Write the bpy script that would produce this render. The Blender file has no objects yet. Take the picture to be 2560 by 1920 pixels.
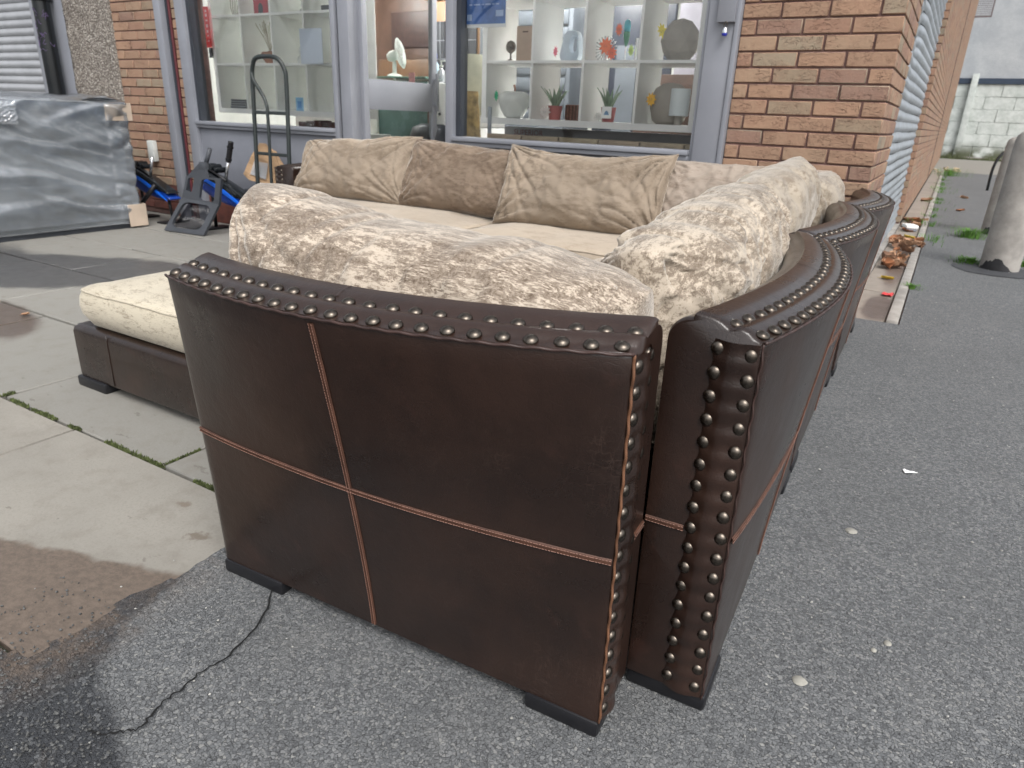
import bpy, bmesh, math, random
from mathutils import Vector, Matrix, noise
random.seed(11)
PI = math.pi
SC = bpy.context.scene
COL = SC.collection

# ------------------------------------------------------------ camera, light, exposure
def setup():
    yaw, pitch, roll = math.radians(-30.32), math.radians(21.27), math.radians(2.268)
    fwd = Vector((math.sin(yaw) * math.cos(pitch), math.cos(yaw) * math.cos(pitch), -math.sin(pitch)))
    right = Vector((math.cos(yaw), -math.sin(yaw), 0))
    up = right.cross(fwd)
    r = math.cos(roll) * right + math.sin(roll) * up
    u = -math.sin(roll) * right + math.cos(roll) * up
    cam = bpy.data.cameras.new('camera')
    co = bpy.data.objects.new('camera', cam)
    COL.objects.link(co)
    m = Matrix((r, u, -fwd)).transposed().to_4x4()
    m.translation = Vector((0.3172, -4.014, 0.987))
    co.matrix_world = m
    cam.sensor_width = 36.0
    cam.lens = 1727.74 / 2560 * 36.0
    cam.clip_start = 0.02
    cam.clip_end = 400
    cam.dof.use_dof = True
    cam.dof.focus_distance = 1.45
    cam.dof.aperture_fstop = 7.0
    SC.camera = co
    w = bpy.data.worlds.new('World')
    SC.world = w
    w.use_nodes = True
    nt = w.node_tree
    bg = nt.nodes['Background']
    sky = nt.nodes.new('ShaderNodeTexSky')
    sky.sky_type = 'NISHITA'
    sky.sun_disc = False
    sky.sun_elevation = math.radians(52)
    sky.sun_rotation = math.radians(132)
    sky.air_density = 1.0
    sky.dust_density = 4.0
    sky.ozone_density = 1.0
    hs = nt.nodes.new('ShaderNodeHueSaturation')     # overcast: the cloud cover greys the sky
    hs.inputs['Saturation'].default_value = 0.22
    nt.links.new(sky.outputs[0], hs.inputs['Color'])
    nt.links.new(hs.outputs[0], bg.inputs[0])
    bg.inputs[1].default_value = 0.15
    s = bpy.data.lights.new('sun', 'SUN')
    s.energy = 0.75
    s.angle = math.radians(25)
    s.color = (1.0, 0.985, 0.965)
    so = bpy.data.objects.new('sun', s)
    COL.objects.link(so)
    so.rotation_euler = (math.radians(90 - 52), 0, math.radians(180 - 132))
    SC.view_settings.view_transform = 'Standard'
    SC.view_settings.look = 'None'
    SC.view_settings.gamma = 1
    SC.view_settings.exposure = 0.75
    SC.view_settings.use_curve_mapping = False
setup()

# ------------------------------------------------------------ material helpers
class NT:
    def __init__(s, name):
        s.m = bpy.data.materials.new(name)
        s.m.use_nodes = True
        s.t = s.m.node_tree
        s.n = s.t.nodes
        s.b = s.n['Principled BSDF']
        s.out = s.n['Material Output']
        s._pos = None
    def node(s, typ, **kw):
        n = s.n.new(typ)
        for k, v in kw.items():
            setattr(n, k, v)
        return n
    def link(s, a, b):
        s.t.links.new(a, b)
    def put(s, sock, v):
        if hasattr(v, 'is_output') or hasattr(v, 'links'):
            s.link(v, sock)
        elif isinstance(v, (tuple, list)) and len(v) == 3 and sock.type == 'RGBA':
            sock.default_value = (*v, 1)
        else:
            sock.default_value = v
    def coord(s, kind='Object'):
        if kind == 'Position':
            return s.node('ShaderNodeNewGeometry').outputs['Position']
        return s.node('ShaderNodeTexCoord').outputs[kind]
    def mapping(s, vec, scale=(1, 1, 1), rot=(0, 0, 0), loc=(0, 0, 0)):
        m = s.node('ShaderNodeMapping')
        s.link(vec, m.inputs[0])
        m.inputs['Scale'].default_value = scale
        m.inputs['Rotation'].default_value = rot
        m.inputs['Location'].default_value = loc
        return m.outputs[0]
    def noise(s, vec, scale, detail=4, rough=0.55, dist=0.0):
        n = s.node('ShaderNodeTexNoise')
        s.link(vec, n.inputs['Vector'])
        n.inputs['Scale'].default_value = scale
        n.inputs['Detail'].default_value = detail
        n.inputs['Roughness'].default_value = rough
        n.inputs['Distortion'].default_value = dist
        return n.outputs['Fac']
    def vor(s, vec, scale, feature='F1', out='Distance', rnd=1.0):
        n = s.node('ShaderNodeTexVoronoi', feature=feature)
        s.link(vec, n.inputs['Vector'])
        n.inputs['Scale'].default_value = scale
        n.inputs['Randomness'].default_value = rnd
        return n.outputs[out]
    def math(s, op, a, b=0.0, clamp=False):
        n = s.node('ShaderNodeMath', operation=op)
        n.use_clamp = clamp
        s.put(n.inputs[0], a)
        s.put(n.inputs[1], b)
        return n.outputs[0]
    def rng(s, v, a, b, c=0.0, d=1.0, smooth=True):
        n = s.node('ShaderNodeMapRange')
        if smooth:
            n.interpolation_type = 'SMOOTHSTEP'
        s.put(n.inputs[0], v)
        for i, x in enumerate((a, b, c, d)):
            n.inputs[i + 1].default_value = x
        return n.outputs[0]
    def mix(s, f, a, b, mode='MIX'):
        n = s.node('ShaderNodeMix', data_type='RGBA', blend_type=mode)
        s.put(n.inputs[0], f)
        s.put(n.inputs[6], a)
        s.put(n.inputs[7], b)
        return n.outputs[2]
    def ramp(s, f, stops, interp='LINEAR'):
        n = s.node('ShaderNodeValToRGB')
        s.put(n.inputs[0], f)
        cr = n.color_ramp
        cr.interpolation = interp
        while len(cr.elements) > 1:
            cr.elements.remove(cr.elements[-1])
        cr.elements[0].position = stops[0][0]
        cr.elements[0].color = (*stops[0][1], 1)
        for p, c in stops[1:]:
            e = cr.elements.new(p)
            e.color = (*c, 1)
        return n.outputs[0]
    def bump(s, h, strength=0.3, dist=0.01, normal=None):
        n = s.node('ShaderNodeBump')
        n.inputs['Strength'].default_value = strength
        n.inputs['Distance'].default_value = dist
        s.put(n.inputs['Height'], h)
        if normal is not None:
            s.link(normal, n.inputs['Normal'])
        return n.outputs[0]
    def random(s):
        a = s.node('ShaderNodeObjectInfo').outputs['Random']
        b = s.node('ShaderNodeNewGeometry').outputs['Random Per Island']
        return s.math('FRACT', s.math('ADD', a, b))
    def ellipse(s, pos, cx, cy, rx, ry, ang=0.0, soft=0.25, wob=0.25, wscale=3.0):
        # soft patch on the ground with a ragged edge
        m = s.mapping(pos, loc=(-cx, -cy, 0))
        m = s.mapping(m, rot=(0, 0, -ang))
        m = s.mapping(m, scale=(1 / rx, 1 / ry, 0))
        ln = s.node('ShaderNodeVectorMath', operation='LENGTH')
        s.link(m, ln.inputs[0])
        n = s.noise(pos, wscale, 5, 0.6)
        d = s.math('ADD', ln.outputs['Value'], s.math('MULTIPLY', s.math('SUBTRACT', n, 0.5), wob * 4))
        return s.rng(d, 1 + soft, 1 - soft, 0, 1)
    def fin(s, color=None, rough=None, normal=None, metal=None, **kw):
        if color is not None: s.put(s.b.inputs['Base Color'], color)
        if rough is not None: s.put(s.b.inputs['Roughness'], rough)
        if normal is not None: s.link(normal, s.b.inputs['Normal'])
        if metal is not None: s.put(s.b.inputs['Metallic'], metal)
        for k, v in kw.items():
            s.put(s.b.inputs[k.replace('_', ' ')], v)
        return s.m

def plain(name, color, rough=0.5, metal=0.0, var=0.12, scale=6.0, bump=0.0, bscale=80, **kw):
    t = NT(name)
    c = t.coord()
    n = t.noise(c, scale, 5, 0.6)
    col = t.mix(t.rng(n, 0.3, 0.7), tuple(x * (1 - var) for x in color), tuple(min(1, x * (1 + var)) for x in color))
    r = t.rng(n, 0.2, 0.8, max(0.02, rough - 0.06), min(1, rough + 0.08))
    nm = t.bump(t.noise(c, bscale, 3), bump, 0.002) if bump else None
    return t.fin(col, r, nm, metal, **kw)

def leather_mat(name, tint=1.0):
    t = NT(name)
    c = t.coord()
    big = t.noise(c, 3.5, 5, 0.6)
    mid = t.noise(c, 16, 6, 0.65)
    col = t.mix(t.rng(big, 0.35, 0.68), (0.0145 * tint, 0.0076 * tint, 0.0056 * tint), (0.028 * tint, 0.0136 * tint, 0.0090 * tint))
    col = t.mix(t.rng(mid, 0.56, 0.75, 0, 0.55), col, (0.036, 0.0165, 0.012))
    # fine scuffs: thin lines where two stretched noises cross a level
    sc = None
    for rot, sl in (((0.3, 0.2, 0.5), (40, 3, 9)), ((1.1, -0.4, 1.3), (6, 55, 7)), ((0.2, 1.2, -0.6), (8, 5, 50))):
        v = t.mapping(c, rot=rot, scale=sl)
        n = t.noise(v, 1.6, 3, 0.5)
        ln = t.rng(t.math('ABSOLUTE', t.math('SUBTRACT', n, 0.5)), 0.0, 0.012, 1, 0)
        sc = ln if sc is None else t.math('MAXIMUM', sc, ln)
    sc = t.math('MULTIPLY', sc, t.rng(t.noise(c, 5, 3), 0.5, 0.72))
    col = t.mix(t.math('MULTIPLY', sc, 0.22), col, (0.10, 0.065, 0.05))
    pores = t.vor(t.mapping(c, scale=(1, 1, 1)), 420)
    crease = t.vor(c, 60, feature='DISTANCE_TO_EDGE')
    h = t.math('ADD', t.math('MULTIPLY', pores, 0.5), t.math('MULTIPLY', t.rng(crease, 0, 0.08), 0.35))
    h = t.math('ADD', h, t.math('MULTIPLY', t.noise(c, 22, 4), 1.6))
    nm = t.bump(h, 0.22, 0.0012)
    nm = t.bump(t.noise(c, 7, 4, 0.55), 0.20, 0.012, nm)
    rough = t.math('ADD', t.rng(big, 0.3, 0.7, 0.26, 0.36), t.math('MULTIPLY', sc, 0.10))
    return t.fin(col, rough, nm, Specular_IOR_Level=0.45, Coat_Weight=0.2, Coat_Roughness=0.15)

def velvet_mat(name, light, dark, amount=0.5, scale=1.0, streak=1.0, sheen=0.35, srough=0.35):
    t = NT(name)
    c = t.coord()
    a = t.noise(t.mapping(c, scale=(1.0, 2.1, 2.4), rot=(0.1, 0.30, 0.12)), 5.6 * scale, 12, 0.76, 0.2)
    b = t.noise(t.mapping(c, scale=(1.0, 3.4, 3.4), rot=(0.2, 0.50, 0.1)), 19 * scale, 8, 0.78, 0.3)
    fine = t.noise(t.mapping(c, scale=(0.10, 1.0, 1.0), rot=(0, 0.06, 0)), 330, 3, 0.7)
    fine2 = t.noise(t.mapping(c, scale=(1, 1, 1)), 150, 4, 0.8)
    zone = t.rng(t.noise(c, 3.1, 3), 0.42, 0.6)
    m = t.math('ADD', t.math('MULTIPLY', a, 0.55), t.math('MULTIPLY', b, 0.45))
    m = t.math('ADD', m, t.math('MULTIPLY', t.math('MULTIPLY', t.math('SUBTRACT', fine, 0.5), zone), 0.36 * streak))
    m = t.math('ADD', m, t.math('MULTIPLY', t.math('SUBTRACT', fine2, 0.5), 0.24 * streak))
    th = 0.5 + (0.5 - amount) * 0.22
    m = t.rng(m, th - 0.035, th + 0.05)
    mid = tuple((x + y) / 2 for x, y in zip(light, dark))
    col = t.mix(t.rng(t.noise(c, 2.2, 4), 0.35, 0.65), light, tuple(x * 0.84 for x in light))
    col = t.mix(m, col, t.mix(t.rng(fine2, 0.3, 0.7), dark, mid))  # nap sheen painted in as fixed light and dark patches
    h = t.math('ADD', t.math('MULTIPLY', b, 1.0), t.math('MULTIPLY', fine2, 0.2))
    nm = t.bump(h, 0.45 if streak > 1 else 0.25, 0.006)
    return t.fin(col, 0.75, nm, Sheen_Weight=sheen, Sheen_Roughness=srough, Sheen_Tint=(1.0, 0.95, 0.88, 1), Specular_IOR_Level=0.2)

def brick_mat(name):
    t = NT(name)
    c = t.coord()
    r = t.random()
    col = t.ramp(r, [(0.0, (0.33, 0.21, 0.14)), (0.22, (0.36, 0.225, 0.148)), (0.42, (0.31, 0.185, 0.128)), (0.56, (0.27, 0.17, 0.128)),
                     (0.68, (0.345, 0.235, 0.158)), (0.80, (0.29, 0.22, 0.152)), (0.9, (0.31, 0.25, 0.178)), (0.97, (0.255, 0.22, 0.165))], 'CONSTANT')
    pos = t.coord('Position')
    n = t.noise(pos, 14, 5, 0.65)
    col = t.mix(t.rng(n, 0.35, 0.7, 0, 0.5), col, t.mix(0.5, col, (0.30, 0.15, 0.10)))
    col = t.mix(t.rng(t.noise(pos, 90, 4), 0.55, 0.75, 0, 0.35), col, (0.52, 0.36, 0.22))
    cr = t.noise(t.mapping(pos, scale=(0.9, 0.9, 3.5), rot=(0.15, 0.1, 0)), 16, 3, 0.6, 1.2)
    line = t.rng(t.math('ABSOLUTE', t.math('SUBTRACT', cr, 0.5)), 0, 0.02, 1, 0)
    line = t.math('MULTIPLY', line, t.rng(t.noise(pos, 7, 2), 0.42, 0.6))
    col = t.mix(t.math('MULTIPLY', line, 0.45), col, (0.16, 0.08, 0.05))
    h = t.math('SUBTRACT', t.noise(pos, 60, 5, 0.7), t.math('MULTIPLY', line, 1.2))
    return t.fin(col, 0.88, t.bump(h, 0.8, 0.005))

def slab_mat(name, base=(0.295, 0.272, 0.235), wets=(), stains=(), halves=()):
    t = NT(name)
    p = t.coord('Position')
    r = t.random()
    n = t.noise(p, 2.3, 6, 0.6)
    if halves:
        sy = t.node('ShaderNodeSeparateXYZ')
        t.link(p, sy.inputs[0])
        row = t.rng(sy.outputs[1], -2.995, -3.005)
    else:
        row = 0.0
    col = t.mix(t.rng(n, 0.3, 0.7), tuple(x * 0.86 for x in base), tuple(x * 1.08 for x in base))
    col = t.mix(row, t.mix(0.85, col, (0.222, 0.217, 0.198)), col) if halves else col
    col = t.mix(t.rng(r, 0, 1, 0, 0.5, False), col, (base[0] * 0.8, base[1] * 0.84, base[2] * 0.86))
    col = t.mix(t.rng(t.noise(p, 11, 6, 0.7), 0.46, 0.70, 0, 0.5), col, (0.19, 0.172, 0.145))
    col = t.mix(t.rng(t.noise(p, 160, 3, 0.7), 0.45, 0.75, 0, 0.5), col, tuple(x * 0.66 for x in base))
    col = t.mix(t.rng(t.noise(t.mapping(p, scale=(1, 2.2, 1), rot=(0, 0, 0.7)), 9, 4, 0.7), 0.64, 0.7, 0, 0.6), col, (0.13, 0.115, 0.095))
    rough = 0.82
    wet = None
    for (cx, cy, rx, ry, ang, soft, wcol) in wets:
        e = t.ellipse(p, cx, cy, rx, ry, ang, soft, 0.12, 4.5)
        col = t.mix(t.math('MULTIPLY', e, 0.93), col, t.mix(t.rng(t.noise(p, 30, 6, 0.7), 0.3, 0.7), tuple(x * 0.8 for x in wcol), tuple(x * 1.2 for x in wcol)))
        wet = e if wet is None else t.math('MAXIMUM', wet, e)
    for (x0, y0, k, xm, wcol) in halves:
        sx = t.node('ShaderNodeSeparateXYZ')
        t.link(p, sx.inputs[0])
        d = t.math('SUBTRACT', t.math('SUBTRACT', sx.outputs[1], y0), t.math('MULTIPLY', t.math('SUBTRACT', sx.outputs[0], x0), k))
        d = t.math('ADD', d, t.math('MULTIPLY', t.math('SUBTRACT', t.noise(p, 9, 4), 0.5), 0.09))
        e = t.math('MULTIPLY', t.rng(d, 0.012, -0.012), t.rng(sx.outputs[0], xm, xm + 0.05))
        n2 = t.noise(t.mapping(p, scale=(1, 1.4, 1)), 45, 8, 0.8)
        col = t.mix(t.math('MULTIPLY', e, 0.93), col, t.mix(t.rng(n2, 0.35, 0.65), tuple(x * 0.74 for x in wcol), tuple(x * 1.22 for x in wcol)))
        wet = e if wet is None else t.math('MAXIMUM', wet, t.math('MULTIPLY', e, 0.35))
    for (cx, cy, rx, ry, scol) in stains:
        e = t.ellipse(p, cx, cy, rx, ry, 0.4, 0.5, 0.8, 55)
        col = t.mix(t.math('MULTIPLY', e, 0.6), col, scol)
    if wet is not None:
        rough = t.rng(t.math('MULTIPLY', wet, t.rng(t.noise(p, 3, 3), 0.35, 0.6, 0.75, 1)), 0, 1, 0.82, 0.3, False)
    h = t.math('ADD', t.noise(p, 120, 4, 0.7), t.math('MULTIPLY', t.noise(p, 14, 3), 0.8))
    return t.fin(col, rough, t.bump(h, 0.35, 0.003))

def asphalt_mat(name):
    t = NT(name)
    p = t.coord('Position')
    att = t.node('ShaderNodeAttribute', attribute_name='wet')
    wet = att.outputs['Fac']
    v1 = t.node('ShaderNodeTexVoronoi')
    wp = t.node('ShaderNodeVectorMath', operation='ADD')
    t.link(p, wp.inputs[0])
    nn = t.node('ShaderNodeTexNoise')
    t.link(p, nn.inputs['Vector'])
    nn.inputs['Scale'].default_value = 90
    sc = t.node('ShaderNodeVectorMath', operation='SCALE')
    t.link(nn.outputs['Color'], sc.inputs[0])
    sc.inputs['Scale'].default_value = 0.010
    t.link(sc.outputs[0], wp.inputs[1])
    q = wp.outputs[0]
    t.link(q, v1.inputs['Vector'])
    v1.inputs['Scale'].default_value = 165
    d = v1.outputs['Distance']
    sep = t.node('ShaderNodeSeparateColor')
    t.link(v1.outputs['Color'], sep.inputs[0])
    stone = t.ramp(sep.outputs[0], [(0, (0.094, 0.098, 0.103)), (0.3, (0.14, 0.146, 0.152)), (0.62, (0.185, 0.191, 0.195)), (0.88, (0.24, 0.245, 0.245)), (0.985, (0.26, 0.26, 0.25)), (1, (0.36, 0.36, 0.34))])
    big = t.noise(p, 1.1, 6, 0.6)
    stone = t.mix(t.rng(big, 0.3, 0.7, 0, 0.4), stone, (0.125, 0.128, 0.128))
    gap = t.vor(q, 165, feature='DISTANCE_TO_EDGE')
    gm = t.math('MULTIPLY', t.rng(gap, 0.0, 0.13, 1, 0), t.rng(t.noise(p, 130, 3), 0.40, 0.60, 0.25, 0.8))
    col = t.mix(gm, stone, (0.04, 0.041, 0.042))  # gaps coloured darker to give the tiny shadows between stones
    fine = t.noise(p, 420, 3, 0.7)
    clump = t.vor(t.mapping(q, scale=(1, 1.2, 1)), 88, out='Color')
    cs = t.node('ShaderNodeSeparateColor')
    t.link(clump, cs.inputs[0])
    stone = t.mix(t.rng(cs.outputs[0], 0.6, 0.98, 0, 0.5), stone, t.mix(t.rng(cs.outputs[1], 0, 1), (0.15, 0.155, 0.16), (0.215, 0.22, 0.22)))
    stone = t.mix(t.rng(cs.outputs[0], 0.25, 0.05, 0, 0.45), stone, (0.075, 0.08, 0.083))
    col = t.mix(t.rng(fine, 0.40, 0.7, 0, 0.35), col, (0.085, 0.088, 0.09))
    col = t.mix(t.rng(t.noise(p, 3.2, 6, 0.7), 0.52, 0.72, 0, 0.35), col, (0.20, 0.20, 0.195))
    col = t.mix(t.rng(t.noise(p, 1.7, 6, 0.7), 0.55, 0.75, 0, 0.35), col, (0.085, 0.086, 0.088))
    dcol = t.mix(t.rng(sep.outputs[1], 0.70, 0.99), (0.040, 0.043, 0.048), (0.12, 0.125, 0.13))
    dcol = t.mix(t.math('MULTIPLY', gm, 0.8), dcol, (0.018, 0.018, 0.019))
    dcol = t.mix(t.rng(t.noise(p, 5.2, 5, 0.65), 0.52, 0.66, 0, 0.75), dcol, (0.085, 0.062, 0.046))
    col = t.mix(wet, col, dcol)
    mud = t.node('ShaderNodeAttribute', attribute_name='mud').outputs['Fac']
    mud = t.math('MULTIPLY', mud, t.rng(t.noise(p, 24, 6, 0.75), 0.30, 0.62))
    col = t.mix(mud, col, t.mix(t.rng(t.noise(p, 60, 6, 0.8), 0.35, 0.65), (0.075, 0.055, 0.042), (0.16, 0.12, 0.09)))
    rough = t.rng(wet, 0, 1, 0.86, 0.55)
    h = t.math('SUBTRACT', t.math('MULTIPLY', sep.outputs[2], 0.8), t.math('MULTIPLY', gm, 1.1))
    h = t.math('ADD', h, t.math('MULTIPLY', fine, 0.35))
    return t.fin(col, rough, t.bump(h, 0.75, 0.004))

def glass_mat(name, tint=(0.9, 0.95, 0.93), extra=0.0, bumpy=0.0):
    t = NT(name)
    t.n.remove(t.b)
    tr = t.node('ShaderNodeBsdfTransparent')
    tr.inputs[0].default_value = (*tint, 1)
    gl = t.node('ShaderNodeBsdfGlossy')
    gl.inputs['Roughness'].default_value = 0.02
    fr = t.node('ShaderNodeFresnel')
    fr.inputs['IOR'].default_value = 1.5
    f = t.math('ADD', t.math('MULTIPLY', fr.outputs[0], 1.0), extra, True)
    if bumpy:
        c = t.coord('Position')
        t.link(t.bump(t.noise(c, 1.5, 2), bumpy, 0.02), gl.inputs['Normal'])
    mx = t.node('ShaderNodeMixShader')
    t.link(f, mx.inputs[0])
    t.link(tr.outputs[0], mx.inputs[1])
    t.link(gl.outputs[0], mx.inputs[2])
    t.link(mx.outputs[0], t.out.inputs[0])
    return t.m

def film_mat(name, milk=0.22):
    t = NT(name)
    c = t.coord('Position')
    t.n.remove(t.b)
    tr = t.node('ShaderNodeBsdfTransparent')
    tr.inputs[0].default_value = (0.93, 0.95, 0.97, 1)
    df = t.node('ShaderNodeBsdfDiffuse')
    df.inputs[0].default_value = (0.72, 0.77, 0.82, 1)
    gl = t.node('ShaderNodeBsdfGlossy')
    gl.inputs['Roughness'].default_value = 0.17
    nm = t.bump(t.noise(t.mapping(c, scale=(1, 0.7, 2.0), rot=(0.3, 0, 0)), 16, 3, 0.5, 0.6), 0.25, 0.02)
    t.link(nm, gl.inputs['Normal'])
    m1 = t.node('ShaderNodeMixShader')
    mk = t.math('ADD', t.rng(t.noise(t.mapping(c, scale=(1, 0.5, 1.6), rot=(0.35, 0, 0)), 2.2, 2, 0.4), 0.4, 0.7, 0, 0.14), milk)
    t.link(mk, m1.inputs[0])
    t.link(tr.outputs[0], m1.inputs[1])
    t.link(df.outputs[0], m1.inputs[2])
    fr = t.node('ShaderNodeFresnel')
    fr.inputs['IOR'].default_value = 1.5
    t.link(nm, fr.inputs['Normal'])
    m2 = t.node('ShaderNodeMixShader')
    t.link(t.math('ADD', t.math('MULTIPLY', fr.outputs[0], 1.5), 0.06, True), m2.inputs[0])
    t.link(m1.outputs[0], m2.inputs[1])
    t.link(gl.outputs[0], m2.inputs[2])
    t.link(m2.outputs[0], t.out.inputs[0])
    return t.m

M = {}
M['leather'] = leather_mat('brown_leather')
M['leather_strip'] = leather_mat('brown_leather_strip', 1.1)
M['seam'] = plain('seam_leather', (0.075, 0.032, 0.019), 0.5, var=0.3, scale=30)
M['welt_dark'] = plain('dark_welt', (0.04, 0.02, 0.016), 0.45, var=0.3, scale=30)
M['welt_tan'] = plain('tan_welt', (0.135, 0.058, 0.027), 0.6, var=0.3, scale=30)
M['thread'] = plain('pink_thread', (0.26, 0.14, 0.105), 0.7)
M['stud'] = plain('antique_stud', (0.115, 0.098, 0.082), 0.3, 1.0, 0.35, 90)
M['foot'] = plain('black_plastic', (0.008, 0.008, 0.010), 0.42)
M['velvet_front'] = velvet_mat('crushed_velvet_front', (0.57, 0.485, 0.39), (0.085, 0.056, 0.037), 0.62, 1.5, 1.5, 1.0, 0.22)
M['velvet_side'] = velvet_mat('crushed_velvet_side', (0.52, 0.445, 0.355), (0.095, 0.065, 0.043), 0.57, 1.5, 1.4, 1.0, 0.24)
M['velvet_cream'] = velvet_mat('crushed_velvet_cream', (0.58, 0.52, 0.405), (0.20, 0.155, 0.105), 0.32, 3.2, 1.2, 0.4)
M['velvet_tan'] = velvet_mat('tan_velvet', (0.295, 0.238, 0.180), (0.165, 0.127, 0.092), 0.40, 0.8, 0.4, 0.8, 0.3)
M['velvet_brown'] = velvet_mat('brown_velvet', (0.225, 0.170, 0.125), (0.105, 0.074, 0.052), 0.50, 1.0, 0.5, 0.8, 0.3)
M['velvet_grey'] = velvet_mat('pale_grey_velvet', (0.34, 0.285, 0.235), (0.20, 0.155, 0.12), 0.36, 1.4, 0.4, 0.7, 0.3)
M['velvet_pale'] = velvet_mat('pale_velvet', (0.385, 0.33, 0.26), (0.16, 0.12, 0.085), 0.50, 1.3, 0.9, 0.9, 0.28)
M['velvet_seat'] = velvet_mat('seat_velvet', (0.46, 0.385, 0.30), (0.30, 0.235, 0.17), 0.35, 0.8, 0.3, 0.6)
M['brick'] = brick_mat('tan_brick')
M['plinth'] = plain('red_painted_brick', (0.11, 0.035, 0.025), 0.6, var=0.35, scale=9, bump=0.4)
M['mortar'] = plain('brown_mortar', (0.125, 0.070, 0.060), 0.95, var=0.25, scale=12, bump=0.5, bscale=150)
M['grey_paint'] = plain('grey_window_paint', (0.235, 0.245, 0.275), 0.42, var=0.07, scale=3)
M['grey_panel'] = plain('grey_stall_riser', (0.20, 0.21, 0.24), 0.55, var=0.1, scale=3)
M['dark_gasket'] = plain('dark_gasket', (0.03, 0.035, 0.045), 0.5)
M['galv'] = plain('galvanised_slat', (0.34, 0.37, 0.40), 0.42, 0.35, 0.2, 7)
M['galv_left'] = plain('grey_painted_slat', (0.36, 0.37, 0.39), 0.5, 0.1, 0.1, 5)
M['black_gloss'] = plain('black_gloss_paint', (0.008, 0.010, 0.012), 0.18)
M['white_board'] = plain('white_shelf_laminate', (0.90, 0.905, 0.89), 0.4, var=0.03)
M['glass'] = glass_mat('window_glass', (0.98, 0.99, 0.985), extra=0.05, bumpy=0.15)
M['door_glass'] = glass_mat('door_glass', (0.97, 0.99, 0.98), extra=0.01, bumpy=0.1)
M['film'] = film_mat('polythene_film', 0.17)
M['conc'] = plain('bollard_concrete', (0.31, 0.29, 0.265), 0.9, var=0.22, scale=7, bump=0.7, bscale=130)
M['slab'] = slab_mat('paving_concrete', wets=[(-4.3, -1.93, 1.12, 0.44, 0.52, 0.10, (0.070, 0.068, 0.068)), (-5.6, -2.5, 1.5, 0.75, 0.3, 0.12, (0.075, 0.073, 0.073)), (-3.50, -2.60, 0.50, 0.21, -0.1, 0.12, (0.105, 0.078, 0.062))],
                     halves=[(-1.433, -3.435, 0.32, -2.6, (0.125, 0.094, 0.072))],
                     stains=[(-1.045, -3.165, 0.026, 0.016, (0.10, 0.07, 0.045)), (-1.2, -3.09, 0.020, 0.010, (0.14, 0.10, 0.07))])
M['gutter'] = slab_mat('gutter_concrete', (0.30, 0.255, 0.215), wets=[(0.14, 0.62, 0.08, 0.34, 0, 0.25, (0.115, 0.083, 0.068)), (0.15, 2.4, 0.07, 1.2, 0, 0.3, (0.16, 0.12, 0.10))])
M['asphalt'] = asphalt_mat('asphalt')
M['moss'] = plain('moss_green', (0.085, 0.105, 0.035), 0.9, var=0.5, scale=40)
M['grass'] = plain('grass_green', (0.10, 0.22, 0.035), 0.8, var=0.4, scale=20)

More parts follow.
